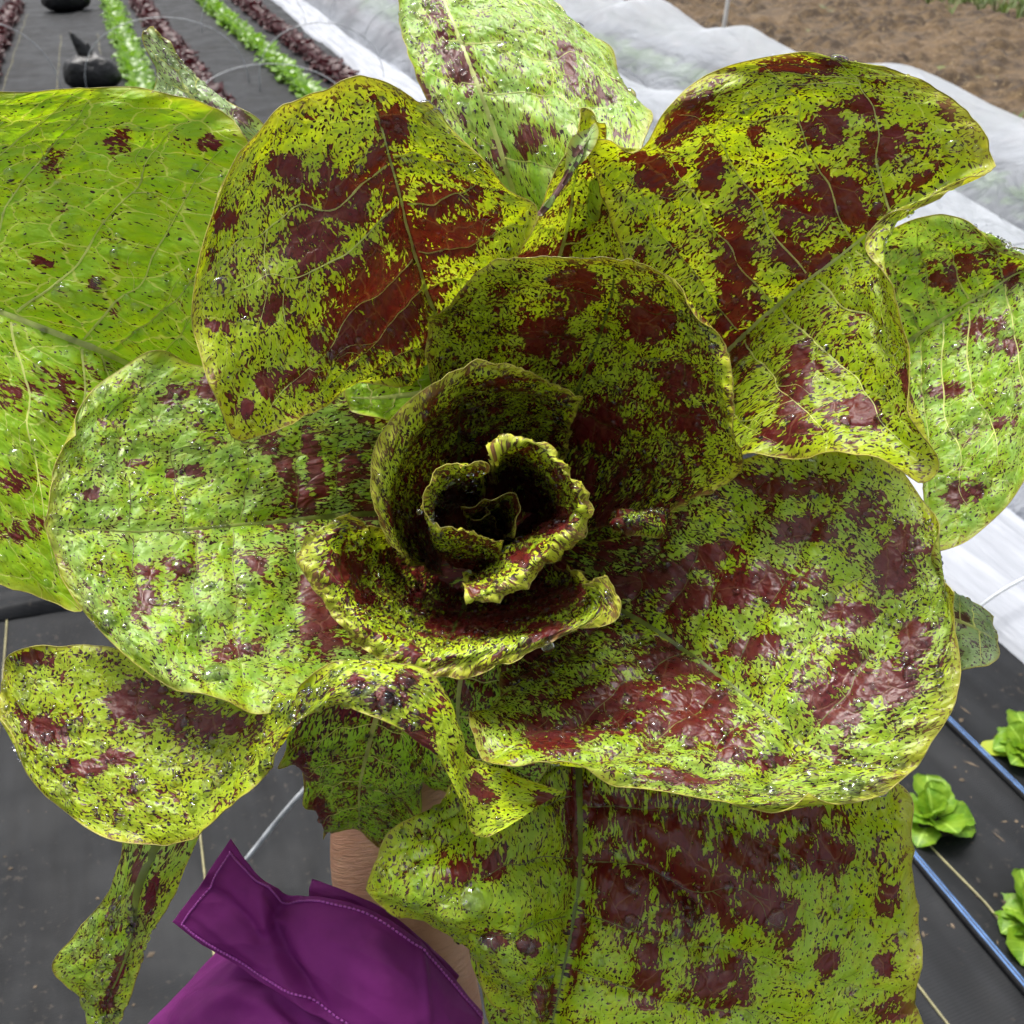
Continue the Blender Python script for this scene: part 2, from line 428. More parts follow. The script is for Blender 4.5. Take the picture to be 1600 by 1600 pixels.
LEAF_I = [0]
def leaf(rows, dens=0.0, tone=0.3, blotches=(), nlat=6, rib=2.2, drops=160, under=False, label=None, amp=1.0,
         veins=True, parent=None, name='leaf', base_dens=0.10, big=0.0, edge_wave=1.0, thin=1.0, wax_sheen=0.15, pale=True, wet=0.2, net=0.12, crinkle=0.0, st0=0.36, rim_green=0.06, beads=(), pucker=0.3, sweep=0.0, creases=()):
    LEAF_I[0] += 1; sd = LEAF_I[0] * 31
    S0 = patch(rows, 24, 25)
    lu = np.linalg.norm(np.diff(S0, axis=0), axis=2).sum(0).max(); lv = np.linalg.norm(np.diff(S0, axis=1), axis=2).sum(1).max()
    nu = int(np.clip(lu / 0.0013, 30, 220)); nv = int(np.clip(lv / 0.0013, 24, 240)) | 1
    S = smooth_rows(patch(rows, nu, nv), 2)
    N = grid_normals(S)
    view = CAM - S.reshape(-1, 3).mean(0)
    mid = N[nu // 2:, :].reshape(-1, 3).mean(0)
    sg = 1.0 if mid @ view > 0 else -1.0
    N = N * sg
    u = np.linspace(0, 1, nu)[:, None] * np.ones((1, nv)); v = np.linspace(-1, 1, nv)[None, :] * np.ones((nu, 1))
    # metric pattern coordinates
    ac = np.concatenate([np.zeros((nu, 1)), np.cumsum(np.linalg.norm(np.diff(S, axis=1), axis=2), 1)], 1) * 100
    ac = ac - ac[:, nv // 2:nv // 2 + 1]
    al = np.concatenate([np.zeros((1, nv)), np.cumsum(np.linalg.norm(np.diff(S, axis=0), axis=2), 0)], 0) * 100
    al = 0.5 * al + 0.5 * al.mean(1, keepdims=True)
    st = st0 + (1 - st0) * np.clip((u - 0.15) / 0.5, 0, 1) ** 1.2
    dal = np.diff(al, axis=0, prepend=0) * st
    uvx = ac * (1.0 + 0.25 * (1 - u)); uvy = np.cumsum(dal, 0)
    # outline: small notches and scallops
    en = np.clip((np.abs(v) - 0.8) / 0.2, 0, 1) ** 2
    tn = np.clip((u - 0.9) / 0.1, 0, 1) ** 2
    inw = np.maximum(en, tn)
    dv = np.gradient(S, axis=1); dv /= np.linalg.norm(dv, axis=-1, keepdims=True) + 1e-9
    du = np.gradient(S, axis=0); du /= np.linalg.norm(du, axis=-1, keepdims=True) + 1e-9
    along = uvy + 0.7 * uvx
    scal = 0.0022 * edge_wave * (np.abs(fbm((al + 0.8 * np.abs(ac)) * 0.42 + 3, ac * 0.12, sd + 5, 3)) * 1.9 - 0.45)
    S = S - (en * scal * np.sign(v))[..., None] * dv - (tn * scal)[..., None] * du
    # blade relief: grooves along the side veins, quilting, broad ripple
    lat = []
    for k in range(nlat):
        for s in (-1, 1):
            lat.append((0.12 + 0.74 * (k + 0.35 + 0.3 * rng.random()) / nlat, s, 0.07 + 0.10 * rng.random() + sweep, sd + k * 3 + s))
    def lat_u(a, vv):
        u0, s, sw, q = a
        return u0 + sw * vv ** 1.6 + 0.036 * fbm(vv * 5.0, np.full_like(vv, q * 1.3), q, 2) * np.minimum(1, vv * 4)
    groove = np.zeros((nu, nv)); L = lu; broad = np.zeros((nu, nv))
    for a in lat:
        m = (v * a[1] >= 0)
        dd = (u - lat_u(a, np.abs(v))) * L
        broad = np.maximum(broad, m * np.exp(-(dd / 0.0085) ** 2) * np.clip(1.25 - np.abs(v), 0, 1))
        groove = np.maximum(groove, m * np.exp(-(dd / 0.0035) ** 2) * np.clip(1.15 - np.abs(v), 0, 1))
    broad = np.maximum(broad, np.exp(-(ac / 1.3) ** 2))
    groove = np.maximum(groove, 1.2 * np.exp(-(ac / 0.45) ** 2))
    rel = (0.0030 * fbm(ac * 0.28 + sd, al * 0.28, sd, 2) * (0.5 + inw) + 0.0016 * fbm(ac * 0.8, al * 0.8 + sd, sd + 9, 2)
           + 0.0036 * edge_wave * en * np.sin(al * 1.1 + 2 * fbm(al * .2, ac * .1, sd, 2) + sd) * np.clip(u * 3, 0, 1)
           - 0.0011 * groove - 0.0026 * pucker * broad * np.clip(u * 3, 0, 1)) * amp
    p0 = to_px(S.reshape(-1, 3)).reshape(nu, nv, 2) if creases else None
    for pl, wd, dp in creases:
        pl = catmull(np.array([(x, y, 0.0) for x, y in pl], float), np.linspace(0, 1, 60))[:, :2]
        dd = np.full((nu, nv), 1e9); tt = np.zeros((nu, nv))
        for k, q in enumerate(pl):
            d2 = np.hypot(p0[..., 0] - q[0], p0[..., 1] - q[1]); m = d2 < dd; dd[m] = d2[m]; tt[m] = k / 59
        rel = rel + dp * np.exp(-(dd / wd) ** 2) * np.sin(np.pi * np.clip(0.1 + 0.8 * tt, 0, 1))
    if crinkle:
        rel = rel + crinkle * (0.0022 * fbm(al * 2.2, ac * 2.2, sd + 40, 2) * (0.3 + np.maximum(inw, tn)) + 0.0012 * fbm(al * 5, ac * 5, sd + 44, 2))
    S = S + N * rel[..., None]
    N = grid_normals(S) * sg
    # where the maroon blotches sit on this blade
    px = to_px(S.reshape(-1, 3)).reshape(nu, nv, 2)
    bl = np.full((nu, nv), big, float)
    for q in blotches:
        x, y, rx, ry = q[:4]; an = math.radians(q[4]) if len(q) > 4 else 0.0
        ddx = px[..., 0] - x; ddy = px[..., 1] - y
        ex = (ddx * math.cos(an) + ddy * math.sin(an)) / rx; ey = (-ddx * math.sin(an) + ddy * math.cos(an)) / ry
        bl = np.maximum(bl, np.clip(1.5 - np.sqrt(ex ** 2 + ey ** 2), 0, 1))
    rim = np.clip((np.maximum(np.abs(v), np.where(u > .5, (u - 0.0), 0)) - 0.955) / 0.045, 0, 1)
    dn = dens + base_dens * np.clip(1 - u / 0.6, 0, 1) - rim_green * inw  # maroon thickens toward the base; in heart leaves it also paints in shade
    # keep the faces turned to the viewer's side of the blade
    fc = grid_faces(nu, nv)
    if sg > 0: fc = fc[:, ::-1]
    org = HINV
    me = mesh_np(name, S.reshape(-1, 3) - org, fc, M_UNDER if under else M_LEAF,
                 uv=np.stack([uvx + sd * 3.7, uvy + sd * 1.3], -1).reshape(-1, 2),
                 attrs={'wet': np.full((nu, nv), wet), 'net': np.full((nu, nv), net), 'wax_sheen': np.full((nu, nv), wax_sheen), 'thin': np.clip(u * 2.2, 0.25, 1) * thin, 'blotch': bl, 'dens': dn, 'tone': np.full((nu, nv), tone) + 0.35 * inw, 'rim': rim})
    o = obj(name, me, parent or HEAD)
    if label: o['label'] = label
    if name != 'leaf': return o
    # rim: a thin rounded margin round the blade
    path = np.concatenate([S[int(nu * .25):, 0], S[-1, 1:], S[int(nu * .25):, -1][::-1][1:]])
    V, f = tube(path[::2] - org, 0.00024, 5)
    obj('leaf_margin', mesh_np('leaf_margin', V, f, M_RIM), o)
    # midrib: tapering, a little proud of the blade
    if veins:
        uu = np.linspace(0.0, 0.93, 60); c = bil(S, uu, np.full(60, .5)); cn = bil(N, uu, np.full(60, .5))
        cd = np.gradient(c, axis=0); cd /= np.linalg.norm(cd, axis=1, keepdims=True); side = np.cross(cd, cn)
        w = rib / 1000 * (1 - uu / 0.97) ** 1.3 + 0.0003
        V = []
        prof = [(-1.5, -0.25), (-0.8, 0.22), (0, 0.42), (0.8, 0.22), (1.5, -0.25)]
        for (s, h) in prof: V.append(c + side * (s * w)[:, None] + cn * (h * w * 0.7)[:, None])
        V = np.stack(V, 1).reshape(-1, 3) - org
        obj('midrib', mesh_np('midrib', V, grid_faces(60, len(prof)), M_RIB if pale else M_RIBD), o)
        J = Join()
        def ridge(uu, vv, w0, w1):
            k = len(uu); c = bil(S, uu, vv); cn = bil(N, uu, vv)
            cd = np.gradient(c, axis=0); cd /= np.linalg.norm(cd, axis=1, keepdims=True) + 1e-9; side = np.cross(cd, cn)
            w = np.linspace(w0, w1, k)
            V = np.stack([c - side * w[:, None] - cn * .0002, c + cn * (w * .45 + .00005)[:, None], c + side * w[:, None] - cn * .0002], 1)
            J.add(V.reshape(-1, 3) - org, grid_faces(k, 3))
        for a in lat:
            vv = np.linspace(0.02, 0.90 + .05 * rng.random(), 36)
            uu = lat_u(a, vv); ok = uu < 0.985
            vv, uu = vv[ok], uu[ok]
            if len(vv) < 6: continue
            vp = 0.5 + 0.5 * a[1] * vv
            ridge(uu, vp, 0.00075 * (rib / 2.2) ** .5 * (1.0 if pale else 0.62), 0.00020 if pale else 0.00012)
            # forks that arch over to the next side vein
            for _ in range(2):
                i0 = int(len(vv) * rng.uniform(.35, .75)); ln = rng.uniform(.04, .10)
                t = np.linspace(0, 1, 14)
                fu = uu[i0] + ln * np.sin(t * 1.5) * rng.choice([1, 1, -1]); fv = vv[i0] + rng.uniform(.06, .2) * t + 0.012 * np.sin(t * 9)
                ok = (fu < 0.99) & (fv < 0.97)
                if ok.sum() > 4: ridge(fu[ok], (0.5 + 0.5 * a[1] * fv)[ok], 0.00036, 0.00016)
        if J.V: obj('side_veins', J.mesh('side_veins', M_VEIN if pale else M_VEIND), o)
    for (bx, by, br) in beads:
        d2 = (px[..., 0] - bx) ** 2 + (px[..., 1] - by) ** 2
        i0, j0 = np.unravel_index(np.argmin(d2), d2.shape)
        q = S[i0, j0]; rr = br / 1480.0 * ((q - CAM) @ FWD)
        V, f = drop_caps((q - org)[None] - 0.0, N[i0, j0][None], np.array([rr]), np.array([0.52]), 8, 28)
        obj('water_drop', mesh_np('water_drop', V, f, M_WATER), o)
    if drops:
        n = int(drops * 2.0)
        du_ = rng.uniform(0.25, 0.985, n) ; dv_ = rng.uniform(0.02, 0.98, n)
        keep = vnoise(du_ * 7, dv_ * 7, sd + 3) > -0.22 * np.ones(n)
        du_, dv_ = du_[keep], dv_[keep]; n = len(du_)
        r = np.exp(rng.normal(math.log(0.00095), 0.58, n)); r = np.clip(r, 0.0005, 0.0046)
        V, f = drop_caps(bil(S, du_, dv_) - org, bil(N, du_, dv_), r, np.clip(rng.normal(0.85, 0.12, n), .5, 1.0) * np.clip(1.15 - r * 140, .55, 1))
        w = obj('water_drops', mesh_np('water_drops', V, f, M_WATER), o); w['kind'] = 'stuff'
    return o

# A: upper left, cupped towards the camera
leaf([[(705,650,56),(720,645,56),(735,640,56),(750,630,56),(765,620,56)],
      [(590,600,47.5),(645,545,49),(685,490,50),(715,470,50),(745,455,49.5)],
      [(480,645,43.5),(560,530,45.5),(655,410,46.8),(720,415,46.8),(800,425,45.5)],
      [(365,676,40.5),(480,500,42.8),(632,320,43.8),(730,330,43.8),(838,335,43)],
      [(303,520,40.3),(440,360,42),(610,245,42.2),(690,255,42.3),(790,290,42.5)],
      [(308,400,40.3),(430,245,41.2),(590,180,41.4),(650,190,41.4),(720,215,41.8)],
      [(345,290,40.3),(430,175,40.4),(560,122,40.3),(620,135,40.6),(665,165,41)]],
     dens=0.03, tone=0.45, nlat=6, rib=2.0, drops=260, net=0.35, beads=[(345, 450, 20), (415, 425, 8), (505, 520, 9), (440, 560, 8), (385, 500, 10), (570, 545, 9), (360, 590, 8)], amp=1.2, creases=[([(330, 480), (450, 430), (600, 400)], 30, 0.004), ([(360, 640), (470, 540), (610, 460)], 28, -0.004), ([(470, 190), (540, 280), (610, 350)], 26, -0.003)], base_dens=0.12, label='lime leaf with maroon blotches round its pale midrib',
     blotches=[(520,300,70,45,30),(600,270,45,30,60),(490,380,50,45,0),(590,430,90,40,15),(585,500,90,60,10),(545,540,45,30,0),
               (690,340,45,60,20),(635,370,30,60,-20),(420,600,25,22),(475,590,30,20),(385,640,18,22),(345,510,20,15),(350,345,20,15),
               (615,190,28,25),(450,260,30,18),(730,370,50,25,-20),(420,480,25,20)])
# B: far left, pale and thinly speckled
leaf([[(345,610,56),(338,625,56),(330,640,56),(320,655,56),(310,670,56)],
      [(320,520,50.5),(260,540,51),(190,565,51.5),(215,620,52),(240,680,52.5)],
      [(392,300,48),(250,420,49),(110,530,50),(125,700,49.5),(165,900,49.5)],
      [(385,212,47),(200,330,48.3),(0,487,49.2),(50,700,48.5),(128,952,48.3)],
      [(270,147,46.5),(60,280,48),(-120,440,49),(-30,680,48),(40,925,47.8)],
      [(130,138,46.3),(-60,260,47.8),(-220,410,48.8),(-140,640,48),(-40,900,47.6)],
      [(0,150,46.3),(-150,200,47),(-320,380,48.5),(-280,600,48),(-150,860,47.6)]],
     dens=-0.13, tone=-0.45, nlat=6, rib=4.0, drops=330, base_dens=0.05, wax_sheen=0.08, net=0.7, beads=[(155, 455, 18), (100, 462, 17), (120, 357, 8), (98, 357, 9), (75, 215, 11), (210, 205, 16), (30, 715, 17), (15, 275, 12), (130, 245, 7), (210, 415, 8)], creases=[([(30, 180), (110, 330), (160, 520)], 24, -0.004), ([(220, 170), (240, 350), (280, 520)], 26, -0.004), ([(120, 160), (180, 330), (230, 520)], 30, 0.004)], wet=0.0, label='pale green leaf with few small specks and a clear vein net',
     blotches=[(80,262,22,28,20),(180,228,26,30,40),(330,225,22,14),(70,605,85,32,-12),(30,750,48,24,0),(20,830,40,24,0),(110,640,30,20),(100,325,12,12),(60,820,30,20),(150,440,14,12),(182,480,9,16),(65,410,26,10,15)])
# D: small one behind, its grey-green back showing
leaf([[(300,290,54),(360,270,54),(420,260,54),(445,245,54),(470,230,54)],
      [(225,170,53),(280,180,52.6),(330,190,52.4),(370,195,52.6),(408,200,53)],
      [(243,112,52.6),(262,120,52.4),(282,126,52.2),(302,122,52.4),(322,128,52.6)],
      [(230,72,52.4),(242,76,52.2),(255,80,52),(266,82,52.2),(276,84,52.4)],
      [(227,50,52.2),(230,42,52.1),(237,40,52),(246,44,52.1),(252,56,52.2)]],
     dens=0.0, tone=0.2, under=True, nlat=4, drops=60, base_dens=0.03, wax_sheen=0.90, label='narrow folded leaf showing its grey-green back', blotches=[(340,190,30,14,60),(375,180,25,12,60)])
# E: tall leaf at the top
leaf([[(790,440,56),(815,430,56),(840,420,56),(865,415,56),(890,410,56)],
      [(745,285,50.2),(765,280,50.6),(792,278,51),(860,310,49.8),(930,340,48)],
      [(680,170,49.6),(715,165,49.9),(755,160,50.2),(870,210,48.8),(985,245,45.8)],
      [(637,90,50.6),(680,80,50.5),(722,70,50.8),(870,110,49.6),(1018,185,47)],
      [(620,0,52),(655,-5,52),(690,-10,52.2),(830,10,51.2),(975,115,49.4)],
      [(612,-80,54),(640,-90,54),(670,-100,54.2),(760,-70,53.6),(900,35,51.6)],
      [(630,-150,56),(650,-170,56),(690,-170,56),(760,-130,55.4),(830,-25,53.6)]],
     dens=-0.05, tone=0.0, nlat=6, drops=260, base_dens=0.03, wax_sheen=0.55, net=0.25, wet=0.0, label='tall pale leaf at the top with dull purple streaks',
     blotches=[(690,50,16,60,-10),(720,100,20,50,-20),(890,95,24,42,-25),(905,135,28,22,0),(950,150,22,22,45),(660,150,16,30,-35),(830,220,25,30,20),(780,240,16,30),(930,20,10,8)])
# F: between A and G, streaked
fl_ = leaf([[(800,600,56),(815,600,56),(830,600,56),(845,600,56),(860,600,56)],
      [(700,470,50.5),(790,470,52),(850,480,52.5),(905,470,52),(965,450,50)],
      [(795,395,47.5),(840,375,48.8),(885,370,49.3),(930,375,49.2),(975,395,48.5)],
      [(840,332,45),(870,305,46.2),(905,285,47),(930,285,47.4),(955,300,47.5)],
      [(888,262,44.5),(902,240,45),(918,228,45.5),(932,232,46),(946,250,46.5)],
      [(905,198,44.5),(908,182,44.6),(914,170,44.8),(924,180,44.9),(932,198,45)]],
     dens=0.05, tone=0.5, nlat=4, drops=80, label='narrow streaked leaf with one rolled pale edge', blotches=[(820,410,50,18,-30),(870,400,40,14,-50)])
leaf([[(832,335,44.6),(846,334,44),(860,322,44.3)],[(868,292,44.3),(884,284,43.7),(898,270,44.1)],[(898,238,44.2),(912,230,43.7),(922,222,44)],[(920,195,44.4),(927,192,44.2),(933,189,44.4)]],
     under=True, dens=0.0, parent=fl_, name='rolled_edge', veins=False, drops=0, blotches=[(880,290,10,22,30),(905,235,8,12,30),(845,328,10,6)])
# G: upper right, folded along its midrib
leaf([[(1000,690,56),(1020,695,56),(1040,700,56),(1050,710,56),(1060,720,56)],
      [(985,430,48.5),(1060,490,50),(1127,553,51),(1145,630,48.5),(1166,715,46)],
      [(945,310,46),(1070,390,48),(1190,497,49),(1245,600,45.5),(1300,705,42.5)],
      [(915,225,44.5),(1080,300,46.5),(1245,450,47.2),(1350,590,43.5),(1448,748,40.5)],
      [(980,252,43.5),(1110,230,45.2),(1295,412,46),(1370,520,43),(1446,650,40.2)],
      [(1040,168,43),(1190,200,44),(1340,376,45),(1375,445,43),(1404,535,40.8)],
      [(1140,104,42.5),(1300,170,43),(1385,342,44),(1378,372,42.6),(1368,430,41)],
      [(1250,86,42.2),(1400,165,42.4),(1455,296,43),(1425,320,42),(1385,352,41.2)],
      [(1350,92,42),(1490,155,41.8),(1555,238,41.8),(1530,268,41.5),(1470,306,41.2)]],
     dens=0.03, tone=0.42, nlat=7, rib=2.4, drops=260, net=0.5, beads=[(1488, 236, 17), (1310, 330, 9), (1420, 250, 10), (1235, 655, 9), (1380, 610, 8), (1300, 240, 8)], amp=1.4, base_dens=0.1, label='big lime and maroon leaf creased along its midrib',
     blotches=[(1150,450,34,110,0),(1240,350,28,75,-5),(1310,310,60,45,10),(1110,260,18,50,-5),(1080,180,70,25,-45),(1020,270,45,30,30),(1250,100,60,14,0),(1290,200,45,30,0),
               (1380,230,50,28,-20),(1245,590,24,60,10),(1345,650,24,26),(1230,680,40,15,0),(1240,640,20,20),(1350,170,25,18),(1480,170,14,22,-30),(1420,600,10,40,-20),(1180,210,15,20),(1400,310,90,12,-38),(1290,400,60,12,-38)])
# H: right outer leaf
leaf([[(1290,620,56),(1295,630,56),(1300,640,56),(1310,650,56),(1320,660,56)],
      [(1340,420,51),(1380,470,51.8),(1420,530,52.3),(1425,620,51),(1440,700,49.5)],
      [(1400,352,50),(1440,415,50.6),(1480,490,51),(1470,680,49),(1460,862,47)],
      [(1470,338,49),(1505,390,49.4),(1540,455,49.8),(1550,620,48.3),(1568,792,46.5)],
      [(1540,362,48.5),(1570,385,48.7),(1605,420,49),(1612,550,47.8),(1622,700,46.8)],
      [(1600,400,48.2),(1630,420,48.2),(1655,445,48.3),(1672,510,47.6),(1662,610,47)]],
     dens=-0.04, tone=-0.3, nlat=6, drops=220, base_dens=0.03, wax_sheen=0.4, net=0.5, beads=[(1430, 425, 12), (1570, 520, 12), (1490, 545, 9), (1520, 640, 9)], label='green leaf at the right with dull brown bars across it',
     blotches=[(1510,410,60,20,-20),(1470,440,30,18,0),(1540,510,45,20,-15),(1570,540,30,14),(1480,610,40,14,-8),(1500,770,40,18,-5),(1560,660,30,14),(1580,430,20,30)])
# I: small tip at the right
leaf([[(1430,880,54),(1430,905,54),(1430,930,54),(1430,980,54),(1430,1030,54)],
      [(1465,905,53),(1468,930,53),(1472,960,53),(1465,1005,53),(1462,1052,53)],
      [(1512,932,52.5),(1520,955,52),(1528,980,51.4),(1520,1015,50.8),(1508,1046,50.4)],
      [(1550,965,52.2),(1560,982,51.6),(1566,1002,51),(1560,1024,50.5),(1538,1042,50.2)]],
     under=True, dens=0.0, tone=0.0, nlat=3, drops=30, wax_sheen=0.9, label='small pale leaf tip poking out at the right', blotches=[(1500,970,20,12),(1490,1020,20,12)])
# J: inner leaf behind the heart
leaf([[(740,800,58),(780,800,58.5),(820,800,58.5),(860,815,58.5),(900,830,58)],
      [(690,690,53),(780,680,54.5),(875,690,55),(970,740,53),(1040,800,49)],
      [(670,590,49),(780,600,51),(900,615,51.8),(1010,680,49.5),(1120,765,46)],
      [(668,520,46.5),(790,530,48),(930,540,48.6),(1040,600,46.5),(1160,705,43.5)],
      [(688,480,45),(810,470,45.5),(950,485,45.8),(1050,520,44.5),(1145,605,42.5)],
      [(750,434,43.5),(850,425,43.5),(958,435,43.6),(1040,455,43),(1113,515,42.3)],
      [(830,409,42.5),(880,402,42.3),(950,399,42),(1010,412,42),(1065,448,42)]],
     dens=0.1, tone=0.5, nlat=6, rib=1.8, drops=380, base_dens=0.28, thin=0.3, pale=False, crinkle=0.5, pucker=0.2, label='brown-speckled inner leaf curving up behind the heart',
     blotches=[(900,445,34,30,10),(1010,500,36,30,10),(850,530,40,30,0),(1060,600,26,30,0),(780,620,50,30,0),(930,660,40,30),(1080,660,40,26)])
# K: third ring, wraps the left of the heart
leaf([[(690,900,58),(690,880,58.5),(700,860,59),(740,830,59),(790,805,59),(820,800,58.5),(850,800,58)],
      [(655,885,52),(645,830,53),(660,780,54),(718,720,54.5),(790,700,54.5),(840,700,54),(880,720,53)],
      [(630,868,47.5),(608,800,48),(622,715,48.5),(724,638,49),(800,630,49.2),(850,640,49.2),(892,662,49)],
      [(618,855,45),(594,775,44.6),(616,680,44.2),(738,578,44),(810,584,44.8),(862,604,45.6),(906,630,46.4)],
      [(606,850,44.8),(582,765,44.4),(602,668,44),(745,566,43.8),(815,578,44.6),(866,600,45.4),(908,626,46.2)]],
     dens=0.17, tone=0.5, nlat=6, rib=1.6, drops=420, amp=0.7, thin=0.2, pale=False, base_dens=0.25, crinkle=1.0, rim_green=0.1, pucker=0.2, label='dark inner leaf whose thin rim rings the heart')
# N: heart leaf with a turned-out lip
leaf([[(770,770,60),(790,765,60),(805,770,60),(820,780,60),(828,792,60),(826,806,60),(812,818,60),(790,822,60),(765,815,60)],
      [(768,735,51),(810,725,51),(845,750,51),(862,780,51),(862,806,51),(835,830,51),(795,860,51),(765,885,51),(735,900,51)],
      [(768,712,44),(820,700,44),(866,736,44),(890,775,44),(890,808,44),(852,838,44),(805,872,44),(768,905,44),(728,922,44)],
      [(766,706,42.8),(826,691,42.6),(878,730,42.4),(908,778,42.3),(912,812,42.3),(872,850,42.2),(825,892,42.4),(775,925,42.6),(728,936,43)],
      [(765,703,43),(829,686,42.8),(886,732,42.8),(919,782,43),(921,816,43),(882,864,42.8),(838,898,42.8),(785,930,42.8),(733,943,43.2)]],
     dens=0.15, tone=0.5, nlat=4, rib=1.2, drops=240, amp=0.7, veins=False, thin=0.25, base_dens=0.35, crinkle=1.8, rim_green=0.1, pucker=0.2, edge_wave=1.4, label='curled heart leaf with a turned-out wet lip',
     blotches=[(870,815,26,16,-30),(815,870,16,10),(735,925,12,10)])
# P: rolled heart leaf
leaf([[(750,790,54),(715,795,54),(700,800,54),(690,815,54),(692,872,52),(745,890,52),(800,882,52)],
      [(757,755,48.5),(702,760,48.5),(680,778,48.5),(672,805,48.5),(680,855,48),(735,872,48),(795,876,48)],
      [(763,730,44),(704,736,44),(672,760,44),(662,792,43.8),(676,824,43.6),(726,828,43.8),(782,858,44.4)],
      [(765,727,43.6),(700,731,43.6),(666,757,43.6),(656,792,43.4),(674,821,43.3),(725,823,43.4),(781,854,44)]],
     dens=0.16, tone=0.4, nlat=3, rib=1.0, drops=160, amp=0.5, veins=False, thin=0.25, base_dens=0.35, crinkle=1.6, rim_green=0.1, pucker=0.2, label='small rolled leaf at the centre of the heart')
# Q: innermost curl
leaf([[(735,840,56),(760,835,56),(775,830,56),(790,835,56),(795,845,56)],
      [(730,815,50),(758,806,50),(780,798,50),(792,815,50),(792,840,50)],
      [(724,796,46),(752,787,46),(800,771,46),(811,792,46),(799,836,46.4)]],
     dens=0.24, tone=0.5, drops=30, amp=0.5, veins=False, thin=0.35, crinkle=0.8, pucker=0.2, label='tiny innermost curled leaf')
# Q2: second innermost curl
leaf([[(745,850,57),(755,850,57),(765,850,57),(775,850,57),(785,850,57)],
      [(740,830,52),(752,826,52),(762,822,52),(772,826,52),(782,835,52)],
      [(735,806,48),(748,815,48),(760,812,48),(768,802,48),(762,790,48)]],
     dens=0.24, tone=0.5, drops=10, amp=0.4, veins=False, thin=0.35, crinkle=0.8, pucker=0.2, label='tiny leaf curl in the dark of the heart')
# R: ring leaf below the heart, flared
leaf([[(650,860,57),(660,880,57),(680,900,57),(700,915,57),(730,920,57),(770,915,57),(800,905,57),(830,890,57),(850,880,57)],
      [(605,835,51),(608,880,51),(635,925,51),(672,955,51),(716,965,51),(790,952,51),(850,932,51),(890,912,51),(902,893,51)],
      [(570,822,46.5),(548,870,46),(578,945,45.5),(632,985,45.2),(692,1002,45),(790,985,45),(868,960,45.2),(915,935,45.5),(918,903,46)],
      [(550,805,44.5),(505,850,43.4),(535,940,42.8),(600,1005,42.6),(665,1035,42.4),(780,1018,42.6),(875,988,43),(945,950,43.4),(935,905,44)],
      [(540,798,44.2),(468,868,43.4),(508,945,42.8),(575,1018,42.6),(642,1060,42.4),(768,1048,42.6),(880,1005,43),(966,955,43.4),(948,908,44)]],
     dens=0.1, tone=0.4, nlat=6, rib=1.8, drops=420, amp=0.9, edge_wave=2.2, pale=False, base_dens=0.26, thin=0.5, crinkle=1.6, rim_green=0.06, pucker=0.2, label='flared leaf below the heart, beaded with rain along its edge',
     blotches=[(545,890,24,24,30),(570,930,16,16),(770,970,70,18,-10),(850,985,30,16),(690,975,30,14,-30),(860,940,50,18,-20)])
# S: left, faces the sky
leaf([[(660,740,58),(660,770,58.4),(660,800,58.5),(660,830,58.4),(660,860,58)],
      [(590,640,53.4),(560,710,53.6),(520,805,53),(545,910,51.5),(600,1040,48.5)],
      [(470,590,52),(440,690,51.6),(400,815,50),(430,950,47),(515,1092,44)],
      [(330,572,50.4),(310,680,49.4),(300,824,47.5),(320,970,44.8),(400,1108,41.8)],
      [(240,552,49.2),(220,670,47.9),(210,828,45.8),(240,960,43.7),(310,1090,41.6)],
      [(160,595,47.6),(145,700,46.2),(135,825,44.5),(160,920,43.2),(222,1045,42)],
      [(103,680,45.4),(80,750,44.3),(71,820,43.3),(90,890,43),(138,965,42.5)]],
     dens=-0.02, tone=0.05, nlat=6, rib=2.4, drops=420, base_dens=0.3, pale=False, wax_sheen=0.5, beads=[(337, 1052, 20), (300, 1000, 14), (167, 875, 12), (243, 940, 11), (288, 888, 17), (207, 788, 8), (330, 915, 7), (200, 1000, 6), (420, 960, 7), (360, 860, 6)], creases=[([(150, 640), (240, 720), (380, 780)], 30, -0.004), ([(300, 600), (360, 700), (460, 770)], 28, 0.004), ([(220, 1020), (320, 950), (420, 880)], 30, 0.004), ([(400, 1080), (440, 980), (480, 880)], 26, -0.004)], label='broad left leaf with a pale waxy sheen and large drops',
     blotches=[(275,890,30,22,0),(235,895,28,12,10),(220,940,18,24,30),(350,1020,45,14,-35),(205,722,22,8),(300,735,18,12),(265,740,12,10),(400,880,18,18),(450,740,14,60,-30),(490,720,12,50,-15),(520,900,22,60,0),(330,600,30,22),(270,620,22,18),(420,690,16,30),(140,770,12,12),(395,1010,16,12),(500,960,30,60,0)])
